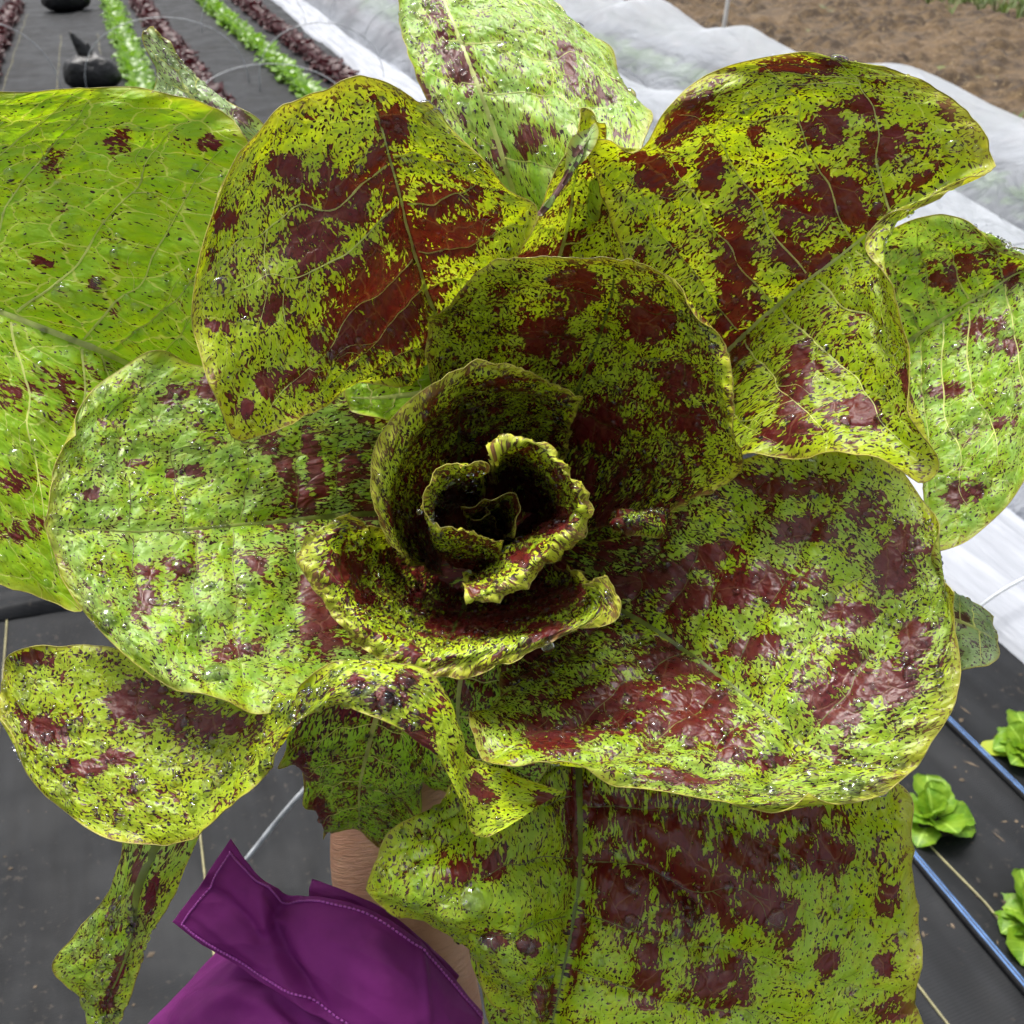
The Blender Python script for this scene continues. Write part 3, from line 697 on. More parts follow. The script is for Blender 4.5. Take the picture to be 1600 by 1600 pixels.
# T: right, the largest, faces the sky
leaf([[(870,850,58),(860,870,58.4),(840,890,58.5),(820,910,58.4),(800,930,58)],
      [(1020,820,52),(990,880,53),(965,948,53),(880,1000,52),(790,1070,50)],
      [(1170,715,48.5),(1120,840,49.5),(1060,1005,49.5),(900,1090,46.5),(735,1135,43.5)],
      [(1300,698,47),(1230,870,47),(1140,1065,46.5),(985,1145,43.7),(780,1182,41.3)],
      [(1410,735,45.5),(1350,900,45),(1215,1125,43.8),(1120,1190,42),(960,1222,40.5)],
      [(1462,810,44.5),(1430,960,43.5),(1290,1180,42.3),(1230,1225,41.3),(1130,1257,40.5)],
      [(1478,930,43.2),(1498,1060,42.3),(1442,1195,41.3),(1375,1243,41),(1265,1262,40.6)]],
     dens=0.04, tone=0.25, nlat=7, rib=2.6, drops=620, base_dens=0.27, pale=False, wax_sheen=0.35, wet=0.6, beads=[(1075, 1165, 13), (1210, 1170, 11), (1205, 1235, 12), (1060, 1010, 9), (1140, 1078, 12), (960, 1140, 9), (1290, 935, 12), (1400, 975, 12), (1340, 1100, 10), (1130, 1140, 9), (900, 1180, 9), (1190, 1065, 9), (1420, 870, 10)], amp=1.4, creases=[([(1170, 730), (1150, 820), (1080, 900), (1000, 940)], 34, -0.005), ([(1330, 720), (1300, 850), (1200, 960)], 36, 0.005), ([(1430, 860), (1380, 980), (1300, 1080)], 32, -0.004), ([(760, 1150), (880, 1130), (1000, 1080)], 24, -0.003), ([(1180, 1230), (1230, 1180), (1250, 1120)], 22, -0.003)], label='largest leaf, at the right, with wet maroon patches',
     blotches=[(1050,1040,40,45,30),(1000,1110,80,45,10),(1080,1110,60,50,0),(950,1100,70,35,-10),(1310,1080,65,50,-30),(1120,1150,60,30,0),(1400,1060,35,30,0),(1150,920,110,26,-12),
               (1400,880,30,60,10),(1330,960,40,20,0),(1180,1010,50,16,-12),(870,1150,60,22,10),(1060,1215,40,12,10),(1260,830,50,22,-10),(1360,800,30,20),(1240,760,70,18),(1100,870,60,16,-20),(1425,1000,24,30),(1200,1190,50,12),(1390,1080,22,16),(1000,910,80,14,-20)])
# U: lower left, twisted into an arch with a hanging flap
leaf([[(880,1238,43.5),(848,1256,42.8),(832,1266,42.2),(810,1282,41.6),(790,1294,41)],
      [(795,1208,42.8),(782,1230,42),(770,1255,41.3),(758,1282,40.7),(746,1306,40.2)],
      [(732,1182,41),(728,1198,40.4),(725,1215,39.9),(721,1232,39.5),(718,1248,39.3)],
      [(726,1144,40.2),(715,1156,39.6),(706,1167,39.2),(698,1178,39),(690,1190,38.9)],
      [(692,1076,40),(680,1096,39.2),(668,1115,38.7),(654,1135,38.5),(640,1154,38.5)],
      [(620,1032,39.9),(612,1052,39),(602,1072,38.5),(591,1094,38.3),(580,1115,38.4)],
      [(546,1026,40),(540,1046,39.2),(534,1065,38.8),(526,1084,38.7),(518,1104,38.8)],
      [(486,1066,40.4),(482,1082,39.9),(478,1097,39.6),(473,1112,39.5),(466,1128,39.6)],
      [(448,1080,42.2),(440,1106,41.6),(438,1130,41.2),(438,1154,40.8),(436,1176,40.6)],
      [(390,1060,44),(380,1108,43.4),(376,1150,42.8),(384,1190,42),(396,1228,41.2)],
      [(290,1045,44.8),(275,1110,44.2),(268,1170,43.4),(285,1240,42.6),(312,1303,41.9)],
      [(200,1018,45),(180,1090,44.4),(172,1160,43.6),(196,1240,42.8),(236,1320,42.2)],
      [(100,1010,45),(85,1075,44.5),(80,1140,43.9),(98,1215,43.2),(130,1292,42.5)],
      [(25,1022,45),(20,1065,44.7),(18,1110,44.3),(28,1160,43.8),(42,1207,43.3)],
      [(2,1045,45),(-2,1062,44.8),(-4,1082,44.6),(-1,1102,44.3),(4,1122,44)]],
     dens=0.02, tone=0.45, nlat=9, rib=1.1, drops=420, base_dens=0.0, amp=0.8, veins=False, pale=False, st0=0.9, wet=0.5, beads=[(345, 1215, 13), (215, 1225, 12), (235, 1265, 8), (575, 1090, 16), (612, 1075, 12), (150, 1265, 8), (300, 1262, 9), (330, 1165, 8), (540, 1085, 9), (780, 1285, 9), (760, 1260, 8)], pucker=0.2, label='twisted leaf at the lower left, arched over the wrist',
     blotches=[(250,1105,60,40,15),(340,1130,70,26,10),(65,1140,32,26),(205,1100,30,35),(130,1200,40,12),(180,1185,24,12),(560,1070,16,16),(600,1090,28,18),(635,1060,18,16),(650,1155,30,16,30),(755,1230,16,30,-30),(850,1250,20,10),(50,1030,30,12)])
# V: hanging leaf at the lower left
leaf([[(195,1295,46.5),(222,1300,46.2),(250,1308,46),(285,1306,46.2),(318,1296,46.5)],
      [(172,1400,47.4),(195,1395,46.6),(212,1395,46),(240,1395,46.6),(272,1392,47.4)],
      [(112,1468,48.2),(155,1465,47.3),(205,1465,46.6),(222,1465,47.3),(240,1460,48.2)],
      [(87,1512,48.6),(135,1525,47.9),(182,1530,47.2),(198,1530,47.8),(216,1526,48.6)],
      [(118,1558,49),(140,1568,48.5),(160,1580,48),(176,1582,48.5),(194,1580,49)],
      [(140,1606,49.4),(150,1615,49.2),(160,1622,49),(170,1618,49.2),(180,1608,49.4)]],
     dens=0.0, tone=0.1, nlat=4, rib=1.4, drops=160, under=False, pale=False, wax_sheen=0.50, st0=0.5, edge_wave=0.3, label='drooping leaf folded lengthwise at the lower left', blotches=[(215,1370,10,50,5),(180,1530,10,50,20),(235,1400,8,40,10)])
# W: shaded leaf under the arch, hanging away from the light; its deep tone also paints shade
leaf([[(470,1090,45.5),(540,1085,45.2),(600,1085,45.2),(645,1095,46),(700,1110,47.5)],
      [(446,1185,48.6),(510,1178,48),(575,1175,48),(625,1185,48.6),(672,1205,50)],
      [(482,1240,51.4),(515,1235,50.6),(560,1240,50.6),(605,1250,51),(650,1265,52.4)],
      [(496,1296,54),(525,1290,53.2),(560,1290,53.2),(598,1300,53.6),(630,1310,54.4)],
      [(506,1310,54.8),(530,1304,54),(556,1308,54),(580,1322,54.4),(594,1334,55)]],
     dens=0.05, tone=-1.0, nlat=4, rib=1.4, drops=110, edge_wave=2.0, thin=0.05, label='dark green leaf in shade under the arched leaf', blotches=[(470,1210,20,20),(500,1270,14,40,-20),(590,1320,30,10)])
# X: bottom right, creased round its midrib
leaf([[(840,1130,55),(860,1130,55),(880,1130,55),(900,1130,55),(920,1130,55),(940,1130,55),(960,1130,55)],
      [(690,1240,50),(770,1225,50),(845,1228,50.8),(905,1235,51.8),(1000,1215,51),(1150,1205,50.4),(1300,1200,49)],
      [(600,1340,48),(700,1310,47.8),(810,1305,48.4),(908,1330,50.4),(1010,1320,49.2),(1190,1290,49.4),(1418,1240,47)],
      [(564,1392,47),(670,1395,45.8),(800,1400,46.4),(905,1410,49),(985,1420,48.2),(1170,1400,47.6),(1425,1335,46.5)],
      [(650,1435,47),(730,1460,45.6),(825,1480,46),(890,1490,48.2),(975,1510,47.2),(1160,1500,47),(1442,1450,46.3)],
      [(745,1520,47.5),(790,1540,46.2),(838,1556,46.2),(870,1570,47.8),(960,1590,46.8),(1150,1590,46.6),(1428,1550,46)],
      [(802,1605,47.5),(820,1630,46.8),(838,1645,46.8),(848,1660,47.8),(950,1680,46.8),(1130,1690,46.2),(1452,1625,46)],
      [(800,1720,47.5),(815,1735,47.2),(825,1745,47.2),(835,1750,48),(920,1780,46.8),(1080,1800,46),(1420,1740,46)]],
     dens=-0.02, tone=0.2, nlat=6, rib=3.0, drops=420, base_dens=0.12, pale=False, wax_sheen=0.15, wet=1.0, beads=[(738, 1400, 21), (1215, 1340, 14), (1240, 1362, 13), (1370, 1308, 8), (1210, 1440, 17), (990, 1440, 14), (830, 1480, 10), (1060, 1460, 10), (905, 1545, 10), (1255, 1290, 12), (1330, 1420, 8), (1040, 1370, 11)], amp=1.6, crinkle=0.0, pucker=0.7, sweep=0.12, creases=[([(917, 1250), (1000, 1330), (1080, 1400), (1150, 1490), (1230, 1620)], 26, -0.008), ([(1040, 1285), (1150, 1355), (1225, 1450), (1270, 1580)], 42, 0.008), ([(950, 1390), (1000, 1480), (1030, 1600)], 30, 0.006), ([(1240, 1265), (1330, 1390), (1365, 1540)], 28, -0.006), ([(1340, 1260), (1400, 1380), (1410, 1520)], 26, 0.004), ([(620, 1370), (720, 1380), (820, 1440)], 30, 0.004), ([(1080, 1440), (1110, 1520), (1120, 1620)], 18, -0.004)], label='big lower leaf with pooled rain and brown patches',
     blotches=[(740,1355,50,28,-10),(1080,1360,120,90,30),(1000,1300,80,46,40),(1085,1385,95,85,-20),(1180,1330,50,40,30),(1200,1420,40,60,-25),(970,1400,36,70,-35),(1010,1510,30,60,0),(1130,1540,60,40,0),(1280,1330,60,40,0),(1390,1410,26,36),(1385,1505,20,18),(1400,1575,45,25),
               (895,1300,14,80,0),(905,1460,12,70,10),(1240,1270,60,16),(770,1470,20,16),(830,1480,16,20),(1290,1500,24,24),(850,1560,14,40),(930,1270,24,40,-30)])
# Y: lower leaf beneath X
leaf([[(735,1470,51),(760,1465,51),(790,1470,51),(820,1470,51),(850,1480,51)],
      [(742,1530,50),(775,1530,49.6),(800,1530,49.4),(830,1530,49.6),(860,1540,50)],
      [(765,1590,50),(790,1595,49.6),(812,1600,49.4),(840,1600,49.6),(870,1600,50)],
      [(780,1660,50),(800,1670,49.6),(820,1670,49.4),(845,1670,49.6),(870,1660,50)]],
     dens=0.0, tone=-0.8, nlat=3, drops=30, label='dark leaf half hidden below the big lower leaf')
# Z: green leaf between A and the ring
leaf([[(700,585,51.5),(695,600,51.5),(690,612,51.5),(686,625,51.5),(680,640,51.5)],
      [(650,565,50.5),(640,592,50.3),(632,618,50.2),(628,640,50.3),(624,658,50.5)],
      [(590,575,50),(585,600,49.8),(580,622,49.7),(582,636,49.8),(585,648,50)],
      [(545,600,50),(540,610,49.8),(536,620,49.7),(540,626,49.8),(548,632,50)]],
     dens=-0.15, tone=-0.6, nlat=3, drops=20, base_dens=0.0, label='plain green leaf glimpsed beside the ringed heart')
# crumpled tip by the heart
leaf([[(950,820,48),(975,815,47.5),(1000,812,47.2),(1025,812,47.5),(1050,815,48)],
      [(955,800,46.2),(978,792,45.4),(1002,790,45),(1030,792,45.4),(1052,800,46.2)],
      [(940,815,45.6),(975,812,44.6),(1005,815,44.3),(1032,818,44.6),(1048,825,45.6)],
      [(945,832,45.8),(975,838,45),(1003,842,44.8),(1025,842,45),(1040,838,45.8)]],
     dens=0.2, tone=0.2, nlat=3, drops=60, veins=False, amp=1.6, label='crumpled dark leaf tip right of the heart')
# filler: shaded leaf in the gap below the ring leaf
leaf([[(700,960,55),(720,965,55),(745,970,55),(770,970,55),(800,965,55)],
      [(600,1030,52),(660,1045,52.2),(720,1055,52.3),(800,1055,52.2),(880,1040,52)],
      [(590,1110,51),(650,1120,51.2),(715,1130,51.2),(790,1135,51.2),(870,1130,51)],
      [(640,1190,51),(680,1200,51),(730,1210,51),(790,1210,51),(850,1200,51)],
      [(680,1235,51.4),(710,1245,51.4),(740,1250,51.4),(770,1248,51.4),(800,1240,51.4)]],
     dens=0.1, tone=-0.8, nlat=4, drops=40, thin=0.05, label='shaded leaf in the gap under the flared leaf')
# stem
for k in range(7):
    a0 = k * 2 * math.pi / 7 + 0.3
    rws = []
    for (R_, dd, hw) in [(12, 61.2, 0.7), (90, 60.6, 0.62), (200, 58.2, 0.6), (290, 55.6, 0.6), (365, 53.6, 0.55)]:
        rws.append([(770 + R_ * math.cos(a0 + q * hw), 860 + R_ * math.sin(a0 + q * hw), dd + 0.5 * q * q - 0.25 * (k % 2)) for q in (-1, -.5, 0, .5, 1)])
    leaf(rws, dens=0.10, tone=0.1, name='leaf_base', drops=0, veins=False, thin=0.1, base_dens=0.3)
sp = np.array([P(755, 850, 61.4), P(757, 855, 62.4), P(760, 860, 64), P(755, 880, 68), P(750, 900, 72)])
V, f = tube(catmull(sp, np.linspace(0, 1, 16)) - HINV, 0.022 + 0.004 * np.sin(np.linspace(0, 5, 16)), 20)
obj('stem', mesh_np('stem', V, f, M_STEM), HEAD)

# big drops hanging from the lips
def hanging_drop(x, y, d, r):
    th = np.linspace(0, np.pi, 9); w = np.linspace(0, 2 * np.pi, 14, endpoint=False)
    V = []
    for t in th:
        rr = r * math.sin(t) * (1 + 0.15 * math.cos(t)); z = -r * 1.05 * math.cos(t) 
        for a in w: V.append((rr * math.cos(a), rr * math.sin(a) * .8, z))
    me = mesh_np('water_drop', np.array(V), grid_faces(9, 14, True), M_WATER)
    return obj('water_drop', me, HEAD, loc=Vector(P(x, y, d) - HINV))
for (x, y, d, r) in [(868,868,43.0,.0032),(856,1010,43.2,.0030),(655,800,43.9,.0014)]:
    hanging_drop(x, y, d, r)
# ------------------------------------------------------------------ the field
RD = np.array([-0.3553, 0.93475, 0.0]); PR = np.array([0.93475, 0.3553, 0.0])
def W(p, a, z=0.0): return PR * p + RD * a + np.array([0, 0, z])

def ground_sheet(name, p0, p1, a0, a1, z, mat, npp, na, hgt=None, uvs=1.0):
    p = np.linspace(p0, p1, npp); a = np.linspace(a0, a1, na)
    pp, aa = np.meshgrid(p, a, indexing='ij')
    zz = np.full_like(pp, z) if hgt is None else z + hgt(pp, aa)
    V = pp[..., None] * PR + aa[..., None] * RD; V[..., 2] = zz
    me = mesh_np(name, V.reshape(-1, 3), grid_faces(npp, na), mat, uv=np.stack([pp, aa], -1).reshape(-1, 2))
    if me.polygons[0].normal.z < 0: me.flip_normals()
    return obj(name, me)

# far ground: earth with thin grass, one sheet out to the horizon
g = NT('earth')
co = g.n('TexCoord').outputs['Object']
n1 = g.noise(co, 0.35, 3.0).outputs['Fac']; n2 = g.noise(co, 9.0, 3.0, 0.7).outputs['Fac']
c = g.mix(g.ramp(n1, 0.42, 0.6), (0.05, 0.09, 0.02), (0.10, 0.13, 0.03))
c = g.mix(g.ramp(n2, 0.35, 0.75), c, (0.10, 0.07, 0.04))
M_EARTH = g.done(g.bsdf(Base_Color=c, Roughness=0.9, Normal=g.bump(n2, 0.8, 0.05)))
V = np.array([[-900, -900, -0.06], [900, -900, -0.06], [900, 900, -0.06], [-900, 900, -0.06]])
tag(obj('ground', mesh_np('ground', V, np.array([[0, 1, 2, 3]]), M_EARTH, False)), kind='structure')

# woven landscape fabric
g = NT('landscape_fabric')
uv = g.n('UVMap', uv_map='UVMap').outputs[0]
mp = g.n('Mapping', ins={'Vector': uv, 'Scale': (14.0, 2.2, 1.0)}).outputs[0]
st = g.noise(mp, 1.0, 3.0, 0.6).outputs['Fac']
n1 = g.noise(uv, 3.0, 4.0, 0.65).outputs['Fac']; n2 = g.noise(uv, 60.0, 3.0, 0.7).outputs['Fac']
dirt = g.ramp(g.math('MULTIPLY_ADD', n2, 0.9, g.math('MULTIPLY', n1, 0.6)), 0.86, 0.96)
wx = g.n('TexWave', wave_type='BANDS', bands_direction='X', ins={'Vector': uv, 'Scale': 95.0, 'Distortion': 0.4}).outputs['Fac']
wy = g.n('TexWave', wave_type='BANDS', bands_direction='Y', ins={'Vector': uv, 'Scale': 60.0, 'Distortion': 0.4}).outputs['Fac']
c = g.mix(g.ramp(st, 0.3, 0.7), (0.0034, 0.0040, 0.0050), (0.0100, 0.0112, 0.0132))
c = g.mix(g.math('MULTIPLY', dirt, 0.5), c, (0.06, 0.05, 0.04))
h = g.math('ADD', g.math('MULTIPLY', wx, 0.3), g.math('ADD', g.math('MULTIPLY', wy, 0.3), g.math('MULTIPLY', st, 1.2)))
b = g.bsdf(Base_Color=c, Roughness=g.ramp(n1, 0.35, 0.65, 0.48, 0.68), Normal=g.bump(h, 0.35, 0.002))
b.inputs['Specular IOR Level'].default_value = 0.18
M_FAB = g.done(b)
def fab_h(p, a):
    return 0.012 * fbm(p * 1.6, a * 0.5, 3, 3) + 0.007 * fbm(p * 9, a * 2, 5, 2) + 0.010 * np.maximum(0, 0.16 - np.abs(fbm(p * 2.3 + a * 0.5, a * 1.4 - p, 15, 2))) / 0.16
tag(ground_sheet('landscape_fabric', -3.2, 5.35, -0.8, 30.0, 0.0, M_FAB, 280, 900, fab_h), kind='structure')
fabric = bpy.data.objects['landscape_fabric']
M_TRACE = simple_material('tracer_yarn', (0.22, 0.20, 0.10), 0.6, nscale=80)
for p, a0, a1 in [(-0.50, 0.2, 12), (-0.14, 0.2, 12), (1.08, -0.3, 4), (0.88, -0.3, 3), (-0.9, 1, 14), (0.33, 3, 14)]:
    a = np.linspace(a0, a1, 220)
    z = fab_h(np.full_like(a, p), a) + 0.002
    pth = np.stack([PR * (p + 0.003 * math.sin(q * 5)) + RD * q + np.array([0, 0, zz]) for q, zz in zip(a, z)])
    V, f = tube(pth, 0.0022, 5)
    obj('tracer_line', mesh_np('tracer_line', V, f, M_TRACE), fabric)
# overlapping edge of the next fabric width, turned up in a low fold
s = np.linspace(0, 1, 90)
pth = np.stack([W(-1.6 + 1.62 * q, 2.02 - 0.06 * q + 0.012 * math.sin(q * 21), 0.012 + 0.006 * math.sin(q * 33)) for q in s])
sx = np.linspace(0, 1, 14)
prof = 0.030 * np.sin(np.pi * sx ** 0.5) + 0.006 * np.sin(sx * 14)
V = (pth[:, None, :] + (sx * 0.16)[None, :, None] * RD[None, None, :])
V[..., 2] = 0.004 + prof[None, :] * (1 + 0.3 * np.sin(s * 17))[:, None]
obj('fabric_fold', mesh_np('fabric_fold', V.reshape(-1, 3), grid_faces(90, 14), M_FAB, uv=np.stack([V[..., 0], V[..., 1]], -1).reshape(-1, 2)), fabric)

# crumbs of soil and bits of straw lying on the fabric
M_CRUMB = simple_material('soil_crumbs', (0.10, 0.075, 0.05), 0.9, nscale=9, var=0.6)
J = Join()
for k in range(520):
    p_, a_ = rng.uniform(-1.3, 1.9), rng.uniform(0.2, 3.0)
    if k % 3 == 0: p_ = rng.normal(1.2, 0.12); a_ = rng.uniform(0.2, 1.6)
    z_ = float(fab_h(np.array([p_]), np.array([a_]))[0]) + 0.001
    r_ = math.exp(rng.normal(math.log(0.0022), 0.5)); ln = rng.uniform(3, 9) if k % 9 == 0 else rng.uniform(.8, 1.5)
    an = rng.uniform(0, 6.28); dx = np.array([math.cos(an), math.sin(an), 0.0]); dy = np.array([-dx[1], dx[0], 0.0])
    if ln > 3: r_ = min(r_, 0.002)
    o_ = W(p_, a_, z_)
    V = np.array([o_ - dx * r_ * ln, o_ + dx * r_ * ln, o_ + dy * r_ * rng.uniform(.6, 1.2), o_ - dy * r_ * rng.uniform(.6, 1.2), o_ + np.array([0, 0, r_ * 1.2])])
    J.add(V, np.array([[0, 3, 4], [3, 1, 4], [1, 2, 4], [2, 0, 4]]))
cr_ = obj('soil_crumbs', J.mesh('soil_crumbs', M_CRUMB, False)); tag(cr_, 'crumbs of soil and straw scattered on the black fabric', 'soil crumbs', kind='stuff')

# tilled soil to the right
g = NT('tilled_soil')
co = g.n('TexCoord').outputs['Object']
n1 = g.noise(co, 0.7, 3.0).outputs['Fac']; n2 = g.noise(co, 7.0, 4.0, 0.7).outputs['Fac']; n3 = g.noise(co, 26.0, 2.0, 0.6).outputs['Fac']
c = g.mix(g.ramp(n2, 0.35, 0.68), (0.024, 0.014, 0.007), (0.098, 0.062, 0.027))
c = g.mix(g.ramp(n1, 0.45, 0.65, 0, 0.5), c, (0.13, 0.085, 0.045))
c = g.mix(g.ramp(n3, 0.6, 0.72, 0, 0.6), c, (0.24, 0.18, 0.10))
M_SOIL = g.done(g.bsdf(Base_Color=c, Roughness=0.95, Normal=g.bump(n3, 0.7, 0.02)))
def soil_h(p, a):
    cl = np.maximum(0, fbm(p * 5.5, a * 5.5, 11, 3)) ** 0.8
    return 0.14 * cl + 0.03 * np.sin(p * 4.2 + fbm(a * .3, p * .3, 4)) + 0.05 * fbm(p * 1.3, a * 1.3, 21, 2)
tag(ground_sheet('tilled_soil', 5.1, 10.6, -1.0, 30.0, -0.02, M_SOIL, 190, 700, soil_h), kind='structure')

# grass: verge past the soil and weeds along the fabric edge
M_GRASS = simple_material('grass', (0.085, 0.13, 0.025), 0.6, trans=0.3, nscale=3, var=0.45)
def tufts(name, spots, hgt, label):
    J = Join()
    n = len(spots)
    for p, a in spots:
        o = W(p, a, -0.02)
        for k in range(7):
            an = rng.uniform(0, 6.28); h = hgt * rng.uniform(.5, 1.2); w = 0.012 * h / 0.15
            d = np.array([math.cos(an), math.sin(an), 0]); sd = np.array([-d[1], d[0], 0])
            b = o + d * 0.03 * rng.random()
            V = np.array([b - sd * w, b + sd * w, b + d * h * .35 + np.array([0, 0, h * .7]) + sd * w * .7, b + d * h * .35 + np.array([0, 0, h * .7]) - sd * w * .7, b + d * h * .8 + np.array([0, 0, h])])
            J.add(V, [np.array([[0, 1, 2, 3]]), np.array([[3, 2, 4]])])
    o = obj(name, J.mesh(name, M_GRASS, False)); tag(o, label, 'grass', kind='stuff')
    return o
tufts('grass_verge', [(rng.uniform(9.9, 15.0) + .3 * rng.normal(), rng.uniform(5, 24)) for _ in range(2600)], 0.17, 'green grass verge beyond the brown tilled soil')
tufts('weeds', [(rng.normal(5.45, .14), a) for a in np.concatenate([rng.uniform(3, 16, 130), rng.normal(5.2, .15, 14)])], 0.10, 'low weeds along the edge of the tilled soil')

# drip lines: black tube with a pair of blue stripes on top
M_PIPE = simple_material('black_pipe', (0.012, 0.012, 0.013), 0.55, nscale=30, spec=0.3)
M_BLUE = simple_material('blue_stripe', (0.085, 0.17, 0.36), 0.75, nscale=30, spec=0.15)
for p0, lab in [(1.31, 'black drip pipe with blue stripes farther from the seedling in front'), (1.025, 'black drip pipe with blue stripes nearest the bottom right corner')]:
    a = np.linspace(-0.5, 6, 200)
    pth = np.stack([W(p0 + 0.004 * math.sin(q * 2.1), q, 0.014) for q in a])
    V, f = tube(pth, 0.0092, 12)
    pipe = obj('drip_pipe', mesh_np('drip_pipe', V, f, M_PIPE)); tag(pipe, lab, 'pipe', 'drip pipes on the fabric')
    for s_ in (-0.0046, 0.0008):
        zz = math.sqrt(0.0092 ** 2 - s_ ** 2) + 0.0004
        w = 0.0013
        A = pth + PR * (s_ - w) + np.array([0, 0, zz]); B = pth + PR * (s_ + w) + np.array([0, 0, math.sqrt(0.0092 ** 2 - (s_ + w) ** 2) + 0.0004])
        obj('blue_stripe', mesh_np('blue_stripe', np.stack([A, B], 1).reshape(-1, 3), grid_faces(200, 2), M_BLUE), pipe)

# ------------------------------------------------------------------ net row cover
g = NT('insect_net')
uv = g.n('UVMap', uv_map='UVMap').outputs[0]
n1 = g.noise(uv, 1.2, 3.0).outputs['Fac']
nw = g.bump(g.noise(g.n('Mapping', ins={'Vector': uv, 'Scale': (3.0, 1.4, 1.0), 'Rotation': (0, 0, 0.5)}).outputs[0], 2.2, 5.0, 0.62, 1.2).outputs['Fac'], 0.8, 0.12)
df = g.n('BsdfDiffuse', ins={'Normal': nw, 'Color': (0.62, 0.65, 0.71, 1)}); tl = g.n('BsdfTranslucent', ins={'Color': (0.62, 0.65, 0.71, 1)})
m1 = g.n('MixShader', ins={0: 0.5, 1: df, 2: tl}); tp = g.n('BsdfTransparent')
mx = g.n('MixShader', ins={0: g.ramp(n1, 0.3, 0.7, 0.45, 0.74), 1: tp, 2: m1})
M_NET = g.done(mx)
g = NT('bunched_net')
uv = g.n('UVMap', uv_map='UVMap').outputs[0]
mp = g.n('Mapping', ins={'Vector': uv, 'Scale': (9.0, 1.0, 1.0)}).outputs[0]
n1 = g.noise(mp, 2.0, 4.0, 0.6).outputs['Fac']
c = g.mix(g.ramp(n1, 0.25, 0.75), (0.23, 0.245, 0.275), (0.34, 0.355, 0.39))
M_NETB = g.done(g.bsdf(Base_Color=c, Roughness=0.8, Normal=g.bump(n1, 0.6, 0.02)))

cover = empty('row_cover', tuple(W(3.3, 6)))
tag(cover, 'long white insect net draped over hoops beside the tilled soil', 'row cover')
cofs = np.array(W(3.3, 6))
def skew(a): return 0.032 * np.clip(a - 1.0, -2, 16)
s = np.linspace(0, 1, 90); a = np.linspace(-0.6, 22, 380)
ss, aa = np.meshgrid(s, a, indexing='ij')
hump = 0.46 * np.sin(np.pi * np.clip(ss / 0.46, 0, 1)) ** 0.75 * (ss < 0.46) + 0.52 * np.sin(np.pi * np.clip((ss - 0.46) / 0.54, 0, 1)) ** 0.75 * (ss >= 0.46)
ph = (aa / 1.55 + 0.15 * np.sin(aa * 0.7))
sag = 1 - 0.22 * np.abs(np.sin(np.pi * ph)) ** 1.3
zz = 0.015 + hump * sag * (1 + 0.12 * fbm(aa * 0.5, ss * 2, 8, 2)) + 0.05 * np.abs(fbm(ss * 9, aa * 0.9 + ss * 2, 31, 3)) * np.clip(hump * 5, 0, 1)
pp = 1.95 + skew(aa) + ss * 2.75 + 0.05 * fbm(aa * 0.8, ss * 3, 9, 2)
V = pp[..., None] * PR + aa[..., None] * RD; V[..., 2] = zz
obj('net', mesh_np('net', V.reshape(-1, 3) - cofs, grid_faces(90, 380), M_NET, uv=np.stack([pp, aa], -1).reshape(-1, 2)), cover)
# the bunched edge lying on the fabric
s = np.linspace(0, 1, 60); a = np.linspace(-0.6, 22, 520)
ss, aa = np.meshgrid(s, a, indexing='ij')
wid = 0.36 + 0.10 * vnoise(aa * 0.6, aa * 0 + 2, 3)
pp = 1.62 + skew(aa) + ss * wid + 0.06 * vnoise(aa * 0.9, aa * 0, 5)
zz = 0.006 + 0.07 * np.sin(np.pi * ss) ** 0.5 * (0.6 + 0.8 * np.abs(fbm(ss * 4 + 0.4 * np.sin(aa * .8), aa * 0.55, 17, 3)))
V = pp[..., None] * PR + aa[..., None] * RD; V[..., 2] = zz
obj('bunched_edge', mesh_np('bunched_edge', V.reshape(-1, 3) - cofs, grid_faces(60, 520), M_NETB, uv=np.stack([pp, aa], -1).reshape(-1, 2)), cover)
M_WIRE = simple_material('hoop_wire', (0.38, 0.40, 0.42), 0.35, nscale=30)
def hoop(pc, a, half, h, r=0.0035, lean=0.0, parent=None, label=None):
    t = np.linspace(0, math.pi, 34)
    pth = np.stack([W(pc - half * math.cos(q), a + lean * math.sin(q), h * math.sin(q) ** 0.8 + 0.001) for q in t])
    V, f = tube(pth - (cofs if parent else 0), r, 6)
    o = obj('wire_hoop' if not parent else 'support_hoop', mesh_np('hoop', V, f, M_WIRE), parent)
    if label: tag(o, label, 'hoop', 'bare wire hoops over the open beds')
    return o
for k in range(8):
    hoop(2.58 + skew(0.4 + 1.9 * k), 0.4 + 1.9 * k, 0.62, 0.42, parent=cover)
hoop(1.95, 1.16, 0.42, 0.16, parent=cover)
hoop(0.35, 8.6, 0.62, 0.50, label='bare wire hoop behind the small grey-green leaf')
hoop(1.50, 8.2, 0.50, 0.46, label='bare wire hoop over the red lettuce beside the white net')
hoop(0.95, 7.2, 0.55, 0.30, lean=0.3, label='low bare wire hoop behind the upper left speckled leaf')
hoop(1.45, 11.6, 0.55, 0.48, label='bare wire hoop farthest up the beds by the net')
hoop(-1.0, 8.6, 0.55, 0.55, label='bare wire hoop at the left edge over red lettuce')
pts = np.array([GP(330, 1412), P(395, 1330, 158), P(470, 1240, 149), P(570, 1140, 146), P(700, 1090, 152), GP(830, 1120)])
V, f = tube(catmull(pts, np.linspace(0, 1, 40)), 0.0042, 7)
tag(obj('wire_hoop', mesh_np('hoop', V, f, M_WIRE)), 'pale wire hoop rising from the fabric beside the wrist', 'hoop', 'bare wire hoops over the open beds')

